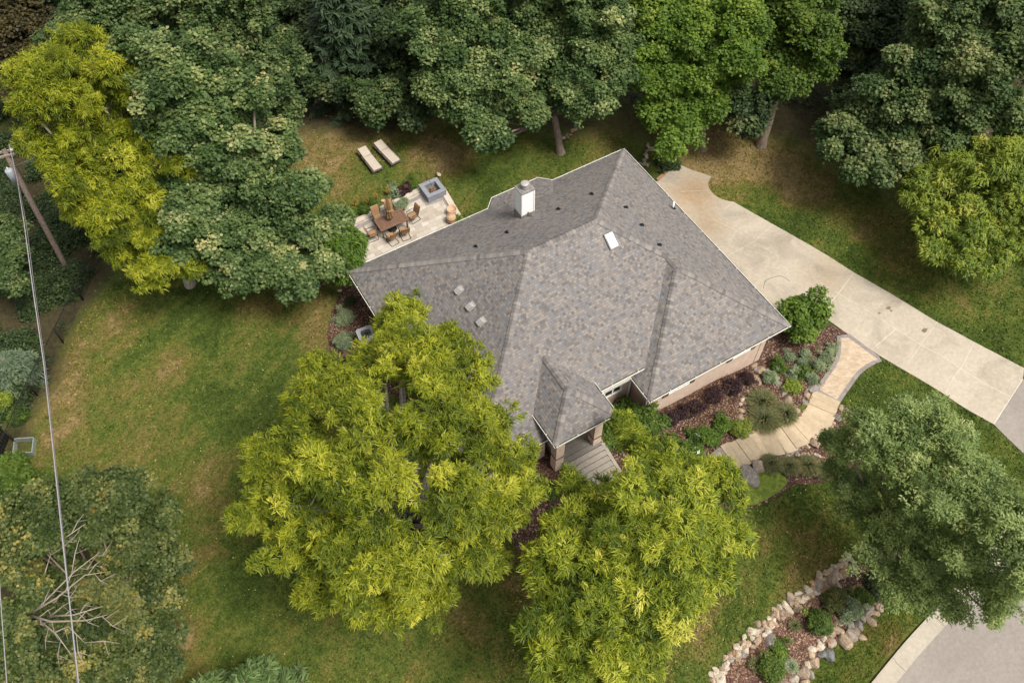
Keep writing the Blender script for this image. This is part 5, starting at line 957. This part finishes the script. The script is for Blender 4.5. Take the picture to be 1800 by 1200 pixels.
def chair():
    r_ = empty('patio_chair', (0,0,0), 0, 'x', 'chair', 'brown sling chairs round the patio table')
    mb = MB(); sw = .25; pts = [(.27,.43),(.1,.40),(-.12,.39),(-.2,.41)]
    mb.add([(s*sw, y, z) for y, z in pts for s in (-1, 1)]+[(s*sw, y, z-.018) for y, z in pts for s in (-1, 1)], [(2*i,2*i+1,2*i+3,2*i+2) for i in range(3)]+[(8+2*i+1,8+2*i,8+2*i+2,8+2*i+3) for i in range(3)]+[(0,8,9,1),(6,7,15,14)]+[(2*i,2*i+2,10+2*i,8+2*i) for i in range(3)]+[(2*i+1,9+2*i,11+2*i,3+2*i) for i in range(3)]); mb.build('seat', M['sling'], r_)
    mb = MB(); pts = [(-.21,.43),(-.27,.62),(-.33,.85),(-.40,1.02),(-.45,1.04)]
    mb.add([(s*sw, y, z) for y, z in pts for s in (-1, 1)]+[(s*sw, y-.02, z-.004) for y, z in pts for s in (-1, 1)], [(2*i,2*i+1,2*i+3,2*i+2) for i in range(4)]+[(10+2*i+1,10+2*i,10+2*i+2,10+2*i+3) for i in range(4)]+[(8,9,19,18),(0,10,11,1)]+[(2*i,2*i+2,12+2*i,10+2*i) for i in range(4)]+[(2*i+1,11+2*i,13+2*i,3+2*i) for i in range(4)]); mb.build('backrest', M['sling'], r_)
    for s in (-1, 1):
        mb = MB(); x = s*.265; mb.tube([(x,.27,.43),(x,-.2,.4),(x,-.27,.62),(x,-.42,1.04)], .017, 6); mb.tube([(x,.26,.42),(x*1.08,.25,.62),(x*1.08,-.25,.64)], .018, 6); mb.build('side_frame', MD, r_)
    mb = MB(); mb.tube([(-.25,.22,.4),(-.26,.3,.2),(-.27,.28,.02),(-.27,-.3,.02),(-.24,-.38,.02),(.24,-.38,.02),(.27,-.3,.02),(.27,.28,.02),(.26,.3,.2),(.25,.22,.4)], .02, 6); mb.build('base', MD, r_)
    return r_
cp_ = chair()
cl_ = [(-.45, TW+.34, PI, 'brown patio chair behind the table, left of the umbrella'),(.35, TW+.34, PI, 'brown patio chair behind the table, partly behind the umbrella'),(-.42,-TW-.3, .12, 'brown patio chair on the house side of the table, the left of two'),(.33,-TW-.32, -.12, 'brown patio chair on the house side of the table, the right of two'),(TL+.42,.0, PI/2+.15, 'brown patio chair at the right end of the table, facing the tree'),(-TL-.38,-.05, -PI/2-.1, 'brown patio chair at the left end of the table, half under leaves')]
for i, (x, y, a, lb) in enumerate(cl_):
    c = cp_ if i == 0 else copy_tree(cp_); c.location = (tc.x+x, tc.y+y, .05); c.rotation_euler = (0, 0, a); c.scale = (.88,.88,.92); c['label'] = lb
# fire pit
fc = (U(736.8,325.7,.5)+U(766.7,311,.5)+U(784,334,.5)+U(752.8,348.6,.5))/4
fp = empty('fire_pit', (fc.x, fc.y, .05), 0, 'square grey stone fire pit with a hollow centre on the patio corner', 'fire pit')
mb = MB(); A, B_ = .58, .34
for x0, x1, y0, y1 in ((-A,A,-A,-B_),(-A,A,B_,A),(-A,-B_,-B_,B_),(B_,A,-B_,B_)): mb.box(x0+.02*(x0 == -A),x1-.02*(x1 == A),y0+.02*(y0 == -A),y1-.02*(y1 == A),0,.40)
mb.build('wall', M['firestone'], fp)
mb = MB()
for x0, x1, y0, y1 in ((-A,A,-A,-B_),(-A,A,B_,A),(-A,-B_,-B_,B_),(B_,A,-B_,B_)): mb.box(x0,x1,y0,y1,.402,.47)
mb.build('capstone', M['firestone'], fp)
mb = MB(); mb.box(-B_,B_,-B_,B_,0,.12); mb.build('ash_bed', M['ash'], fp)
for k_ in range(7):
    a = k_*.9; mb = MB(); mb.tube([(.26*math.cos(a),.26*math.sin(a),.14),(.0,.02,.24+.01*k_)], .035, 6); mb.build('log', M['table'], fp)
mb = MB(); mb.tube([(-.05,.55,.47),(-.1,.5,1.0),(.0,.05,.55)], .012, 5); mb.build('poker', MD, fp)
rock(771,312,5,'pale','pale loose stone standing behind the fire pit',None,'stone',790, dz=.25)
# barrel planter
bc = U(793,383,.35); bp = empty('barrel_planter', (bc.x, bc.y, .05), 0, 'light wooden half barrel on the patio next to the roof edge', 'planter')
mb = MB(); mb.lathe((0,0,0), [(.23,0),(.27,.18),(.27,.35),(.25,.46)], 18); mb.build('barrel', M['barrel'], bp)
mb = MB(); mb.lathe((0,0,.461), [(.235,0),(.235,.02)], 18); mb.build('lid', M['barrel'], bp)
mb = MB(); mb.lathe((0,0,.3), [(.278,0),(.278,.03)], 18); mb.lathe((0,0,.1), [(.262,0),(.268,.03)], 18); mb.build('hoop', MD, bp)
bc2 = U(794,370,.3); b2 = empty('round_planter', (bc2.x, bc2.y, .05), 0, 'tan round pot standing behind the half barrel', 'planter')
mb = MB(); mb.lathe((0,0,0), [(.2,0),(.26,.2),(.28,.4),(.25,.4),(.23,.3),(.02,.29)], 18); mb.build('pot', M['barrel'], b2)
pc_ = U(706,362,.3); pt_ = empty('flower_pot', (pc_.x, pc_.y, .05), 0, 'dark pot of pale grey-green leaves on the patio edge', 'planter')
mb = MB(); mb.lathe((0,0,0), [(.16,0),(.2,.3),(.17,.3),(.16,.24),(.01,.23)], 14); mb.build('pot', M['black'], pt_)
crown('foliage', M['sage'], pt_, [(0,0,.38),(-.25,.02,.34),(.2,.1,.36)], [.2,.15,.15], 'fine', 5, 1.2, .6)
# black bin by the wall
q = G(622,468); bn = empty('storage_bin', (q.x, q.y, q.z), .1, 'black storage bin at the house corner under the leaves', 'bin')
mb = MB(); mb.box(-.3,.3,-.25,.25,0,.7); mb.build('bin_body', M['black'], bn, .03); mb = MB(); mb.box(-.33,.33,-.28,.28,.702,.76); mb.build('lid', M['black'], bn, .02)
# loungers
def lounger():
    r_ = empty('sun_lounger', (0,0,0), 0, 'x', 'sun lounger', 'sun loungers on the back lawn')
    mb = MB(); mb.box(-.26,.26,-.98,.24,.3,.37); mb.build('seat_cushion', M['cushion'], r_, .02)
    mb = MB(); Mb = Matrix.Translation((0,.28,.3)) @ Matrix.Rotation(.12, 4, 'X'); mb.box(-.26,.26,0,.72,0,.07,Mb); mb.build('back_cushion', M['cushion'], r_, .02)
    mb = MB(); mb.box(-.3,.3,-1.0,1.0,.22,.28)
    for s in (-1, 1): mb.box(s*.31-.02,s*.31+.02,-.98,1.0,.2,.3)
    mb.build('frame', M['cushion_b'], r_)
    for s in (-1, 1):
        mb = MB(); mb.tube([(s*.35,-.05,.28),(s*.36,-.05,.5),(s*.36,.45,.5),(s*.35,.45,.28)], .018, 6); mb.build('armrest', MD, r_)
        for y in (-.85, .8): mb = MB(); mb.box(s*.29-.03,s*.29+.03,y-.03,y+.03,0,.2); mb.build('leg', M['cushion_b'], r_)
    return r_
l1 = lounger(); l2 = copy_tree(l1)
for o, (a, b), rz, lb in ((l1, (650,280), .04, 'taupe sun lounger on the back lawn, the left of the pair'), (l2, (680,268), .12, 'taupe sun lounger on the back lawn, the right of the pair')):
    q = G(a, b, .3); o.location = q; o.rotation_euler = (0, 0, rz); o['label'] = lb
# air conditioner
q = G(648,604); ac = empty('air_conditioner', (q.x, q.y, q.z+.03), -.1, 'grey topped outdoor air conditioner unit beside the left wall', 'air conditioner')
def rr(w_, rad, n=4): return [(sx*(w_-rad)+rad*math.cos(a0+k*PI/2/n), sy*(w_-rad)+rad*math.sin(a0+k*PI/2/n)) for sx, sy, a0 in ((1,1,0),(-1,1,PI/2),(-1,-1,PI),(1,-1,1.5*PI)) for k in range(n+1)]
mb = MB(); mb.prism(rr(.40,.12), 0, .78); mb.build('grille', M['acdark'], ac)
mb = MB(); o_, i_ = rr(.43,.14), [(.30*math.cos(PI/4+0), 0)]*0 or [(.31*math.cos(a), .31*math.sin(a)) for a in [math.atan2(y, x) for x, y in rr(.43,.14)]]
n = len(o_); mb.add([(x,y,.86) for x,y in o_]+[(x,y,.86) for x,y in i_]+[(x,y,.78) for x,y in o_]+[(x,y,.74) for x,y in i_], [(i,(i+1)%n,n+(i+1)%n,n+i) for i in range(n)]+[(2*n+i,2*n+(i+1)%n,(i+1)%n,i) for i in range(n)]+[(n+i,n+(i+1)%n,3*n+(i+1)%n,3*n+i) for i in range(n)]); mb.build('top_cover', M['acgrey'], ac)
mb = MB()
for k_ in range(9): a = k_*2*PI/9; mb.tube([(.04*math.cos(a),.04*math.sin(a),.84),(.31*math.cos(a),.31*math.sin(a),.84)], .006, 4)
mb.lathe((0,0,.8), [(.08,0),(.08,.05)], 12); mb.build('fan_guard', MD, ac)

# ------------------------------------------------------------------ utility pole, wires, fence, planter frame
q = G(125,487); pb = Vector(q); TOPZ = None
ze = zaxis((125,487), 8, 255)
top = Vector((q.x, q.y, P(8,255,q.z+(36.8-q.z)*ze/36.8).z)); HP_ = top.z-q.z
up_ = empty('utility_pole', q, 0, 'brown wooden utility pole with crossarm and transformer at the left edge', 'utility pole')
tp = P(6, 262, top.z); lean = Vector((tp.x-q.x, tp.y-q.y, HP_))
mb = MB(); mb.tube([(0,0,-.3), lean*.5, lean], [.17,.15,.12], 12); mb.build('pole', M['polewood'], up_)
ax = Vector((MR[0][0], MR[1][0], 0)).normalized()
mb = MB(); Mx = Matrix.Translation(lean*.965) @ Matrix.Rotation(math.atan2(ax.y, ax.x)+.35, 4, 'Z')
mb.box(-.9,.42,.13,.22,-.05,.06,Mx); mb.box(-.9,.42,-.22,-.13,-.05,.06,Mx); mb.build('crossarm', M['deadwood'], up_)
for x in (-.7, .35): mb = MB(); mb.lathe(tuple(Mx @ Vector((x,0,.08))), [(.03,0),(.06,.04),(.06,.1),(.03,.16)], 10); mb.build('insulator', M['white'], up_)
c = lean*.80+Vector((ax.x*-.28, ax.y*-.28, 0)); mb = MB(); mb.lathe(tuple(c), [(.02,-.45),(.2,-.43),(.2,.38),(.17,.43),(.02,.45)], 18); mb.build('transformer', M['transf'], up_)
mb = MB(); mb.lathe(tuple(c+Vector((0,0,.42))), [(.035,0),(.05,.06),(.02,.2)], 8); mb.build('bushing', M['white'], up_)
mb = MB(); mb.tube([lean*.96+Vector((.1,0,0)), lean*.7+Vector((.25,.1,0)), lean*.66], .012, 5); mb.build('drop_wire', MD, up_)
def wire(pts, rad, label, mat, nseg=10):
    q = [P(*p) for p in pts]; mb = MB(); g = q[0]; mb.tube([v-g for v in q], rad, 5); o = mb.build('overhead_wire', mat); o.location = g; return tag(o, label, 'wire', 'overhead wires')
wz = tp.z
wire([(16,254,wz),(30,315,wz-.3),(42,390,wz-.2),(58,510,wz+.1),(77,640,wz+1),(90,760,wz+2.6),(110,950,wz+4.6),(138,1200,wz+6.5),(152,1320,wz+7)], .018, 'bright overhead service wire running down the left side of the picture', M['wire'])
wire([(17,254,wz-.02),(34,330,wz-.4),(46,392,wz-.3),(61,510,wz),(79.5,640,wz+.9),(92.5,760,wz+2.5),(112,950,wz+4.5),(136,1200,wz+6.4),(150,1320,wz+6.9)], .016, 'thinner dark wire twisted alongside the bright service wire', plain('dark_wire', (.16,.14,.15)))
wire([(-8,900,wz+2.5),(0,1040,wz+3.5),(6,1120,wz+4.2),(13,1215,wz+5)], .014, 'thin overhead wire in the bottom left corner beyond the dead limbs', M['wire'])
wire([(12,300,wz-1.2),(30,290,wz-1.3),(60,278,wz-1.4)], .008, 'thin wire from the pole into the yellow tree', M['wire'])
# chain link fence: posts, top rail and mesh
fb = [(212,405),(180,448),(147,528),(112,603),(66,695),(30,780),(-12,860)]
fq = [G(a, b) for a, b in fb]; fg = empty('chain_link_fence', fq[2], 0, 'black chain link fence between the lawn and the dark trees on the left', 'fence')
for v in fq: mb = MB(); e = v-fq[2]; mb.tube([e+Vector((0,0,-.2)), e+Vector((0,0,1.25))], .04, 8); mb.build('post', M['blackm'], fg)
mb = MB(); mb.tube([v-fq[2]+Vector((0,0,1.22)) for v in fq], .02, 6); mb.build('top_rail', M['blackm'], fg)
mb = MB()
for i in range(len(fq)-1):
    a, b = fq[i]-fq[2], fq[i+1]-fq[2]; Ln = (b-a).length; n = int(Ln/.14)
    for k_ in range(n):
        for s0, s1 in ((0, 1), (1, 0)):
            p = a.lerp(b, k_/n)+Vector((0,0,.02+1.2*s0)); q2 = a.lerp(b, min(1, (k_+8)/n))+Vector((0,0,.02+1.2*s1)); mb.tube([p, q2], .004, 3, False)
mb.build('wire_mesh', M['blackm'], fg)
q = G(8,790); gt = empty('slatted_gate', q, math.atan2((fq[5]-fq[4]).y, (fq[5]-fq[4]).x), 'dark slatted panel at the left edge next to the planter frame', 'gate')
mb = MB()
for k_ in range(9): mb.box(-.65+k_*.16,-.65+k_*.16+.1,-.02,.02,0,1.15)
mb.build('slat_panel', M['blackm'], gt); mb = MB(); mb.box(-.7,.75,.022,.05,.15,.23); mb.box(-.7,.75,.022,.05,.9,.98); mb.build('rail', M['blackm'], gt)
cs = [G(a, b) for a, b in ((31,776),(64,774),(61,800),(28,800))]; c = sum(cs, Vector())/4
pf = empty('planter_frame', c, 0, 'pale green-grey rectangular planter frame on the grass at the left edge', 'planter')
for i in range(4):
    a, b = cs[i]-c, cs[(i+1)%4]-c; t = (b-a).normalized(); nn = Vector((-t.y, t.x, 0))*.022; mb = MB()
    vs = [a-nn, b-nn, b+nn, a+nn]; mb.add([v+Vector((0,0,z-.0)) for z in (-.05, .32) for v in vs], [(0,3,2,1),(4,5,6,7),(0,1,5,4),(1,2,6,5),(2,3,7,6),(3,0,4,7)]); mb.build('side_board', M['frameg'], pf)

# ------------------------------------------------------------------ litter: fallen leaves and wood chips too many to count
def litter(name, polys, n, size, mat, label, seed):
    R_ = np.random.default_rng(seed); B = []
    for px, frac in polys:
        poly = [tuple(G(a, b)[:2]) for a, b in px]; xs = [p[0] for p in poly]; ys = [p[1] for p in poly]; k = int(n*frac)
        X = R_.uniform(min(xs), max(xs), k*3); Y = R_.uniform(min(ys), max(ys), k*3); ok = inside(poly, X, Y); X, Y = X[ok][:k], Y[ok][:k]
        B.append(np.stack([X, Y, Hv(X, Y)+.07], 1))
    B = np.concatenate(B); m = len(B); a = R_.uniform(0, 2*PI, m); Dr = np.stack([np.cos(a), np.sin(a), R_.normal(0, .1, m)], 1); Nn = unit(rdir(R_, m)*.3+[0,0,1])
    s_ = size*R_.uniform(.6, 1.3, m); o = leaves(name, B, unit(Dr), Nn, s_, s_*.8, R_.random(m), mat, None, 'leaf', 0); return tag(o, label, 'leaf litter', None, 'stuff')
litter('fallen_leaves', [([(180,480),(560,500),(620,650),(560,1190),(300,1190),(60,760)], .4), ([(900,1020),(1250,870),(1440,850),(1500,960),(1240,1180),(900,1190)], .25), ([(1280,310),(1800,440),(1800,640)], .12), ([(540,230),(800,220),(860,300),(720,330),(600,350)], .15), ([(1480,640),(1750,800),(1560,740),(1450,720)], .08)], 700, .055, M['litter'], 'pale fallen leaves scattered over the lawn', 3)
litter('wood_chips', [([(1150,735),(1330,640),(1310,770),(1240,830),(1150,800)], .5), ([(1345,640),(1480,600),(1440,700),(1390,720)], .2), ([(580,560),(640,480),(650,660),(590,640)], .12), ([(1260,1190),(1440,1030),(1500,1000),(1450,1140),(1400,1200)], .3)], 2600, .06, plain('light_chip', (.27,.18,.1), .5, 25), 'light wood chips and leaves lying on the mulch', 5)

def undergrowth(px, n, label, seed, zmin=.0, hmax=.7):
    R_ = np.random.default_rng(seed); poly = [tuple(G(a, b)[:2]) for a, b in px]; xs = [p[0] for p in poly]; ys = [p[1] for p in poly]
    X = R_.uniform(min(xs), max(xs), n*3); Y = R_.uniform(min(ys), max(ys), n*3); ok = inside(poly, X, Y)
    nz = np.array([noise.noise(Vector((x*.6, y*.6, seed))) for x, y in zip(X, Y)]); ok &= nz > -.12; X, Y, nz = X[ok][:n], Y[ok][:n], nz[ok][:n]
    k = 9; B = np.repeat(np.stack([X, Y, Hv(X, Y)+.05+hmax*np.clip(nz+.15, 0, .5)*R_.random(len(X))*2], 1), k, 0)+R_.normal(size=(len(X)*k, 3))*.13; m = len(B)
    o = leaves('undergrowth', B, unit(rdir(R_, m)*[1,1,.4]), unit(rdir(R_, m)*.5+[0,0,1]), .17*R_.uniform(.6,1.3,m), .1*R_.uniform(.6,1.3,m), np.clip(np.repeat(R_.normal(.45,.2,len(X)), k)+R_.normal(0,.1,m), 0, 1), M['darkleaf'] if 'darkleaf' in M else M['dark'], None, 'leaf', .2); tag(o, label, 'undergrowth', None, 'stuff')
undergrowth([(0,150),(120,380),(215,400),(150,500),(80,640),(40,740),(-60,800),(-120,300)], 9500, 'dark leafy undergrowth behind the black fence', 1)
undergrowth([(420,150),(520,185),(740,190),(1100,185),(1140,235),(1200,240),(1330,200),(1480,200),(1700,200),(1800,0),(1400,-150),(500,-150)], 9000, 'dark leafy undergrowth on the wood floor behind the house', 2, hmax=1.0)

# grass tufts standing in the lawn
R_ = np.random.default_rng(77); X = []; Y = []
for px, n in (([(60,500),(560,480),(620,520),(560,640),(640,700),(950,900),(1000,1230),(250,1230),(-40,1100),(20,800)], 66000), ([(880,1230),(900,900),(1250,860),(1460,830),(1560,960),(1500,1020),(1240,1230)], 26000), ([(500,170),(1130,200),(1150,300),(780,400),(560,420),(500,330)], 22000), ([(1180,200),(1900,200),(1900,720),(1640,560),(1250,340)], 40000), ([(1450,620),(1560,600),(1760,740),(1900,860),(1600,850),(1450,730)], 9000), ([(1380,1230),(1500,1080),(1640,960),(1700,1000),(1560,1230)], 9000)):
    poly = [tuple(G(a, b)[:2]) for a, b in px]; x0, x1 = min(p[0] for p in poly), max(p[0] for p in poly); y0, y1 = min(p[1] for p in poly), max(p[1] for p in poly)
    x = R_.uniform(x0, x1, n*2); y = R_.uniform(y0, y1, n*2); k = inside(poly, x, y); X.append(x[k][:n]); Y.append(y[k][:n])
X = np.concatenate(X); Y = np.concatenate(Y); k = np.ones(len(X), bool)
for poly in SHEETS+[[(0,0),(L,-1),(L,D),(0,D)]]: k &= ~inside(poly, X, Y)
kl = np.array(kerbl)
for p in resample(kerbl, .3, False): k &= (X-p[0]-.25)**2+(Y-p[1]+.3)**2 > .55**2
so = field(SOIL, X, Y); k &= so < .55; X, Y = X[k], Y[k]; m = len(X)
B = np.stack([X, Y, Hv(X, Y)-.01], 1); a = R_.uniform(0, 2*PI, m); Dr = unit(np.stack([np.cos(a), np.sin(a), R_.uniform(.3, 1.1, m)], 1)); Nn = unit(rdir(R_, m)*.5+[0,0,.8])
sc = R_.uniform(.6, 1.4, m); rn = np.clip(R_.normal(.42, .2, m), 0, 1)
o = leaves('grass', B, Dr, Nn, .1*sc, .075*sc, rn, M['tufts'], None, 'leaf', .3)
for nm, sp in (('dry', DRY), ('soil', SOIL)):
    at_ = o.data.attributes.new(nm, 'FLOAT', 'POINT'); at_.data.foreach_set('value', np.repeat(field(sp, X, Y), 4).astype(np.float32))
tag(o, 'short tufts of lawn grass around the house', 'grass', None, 'stuff')
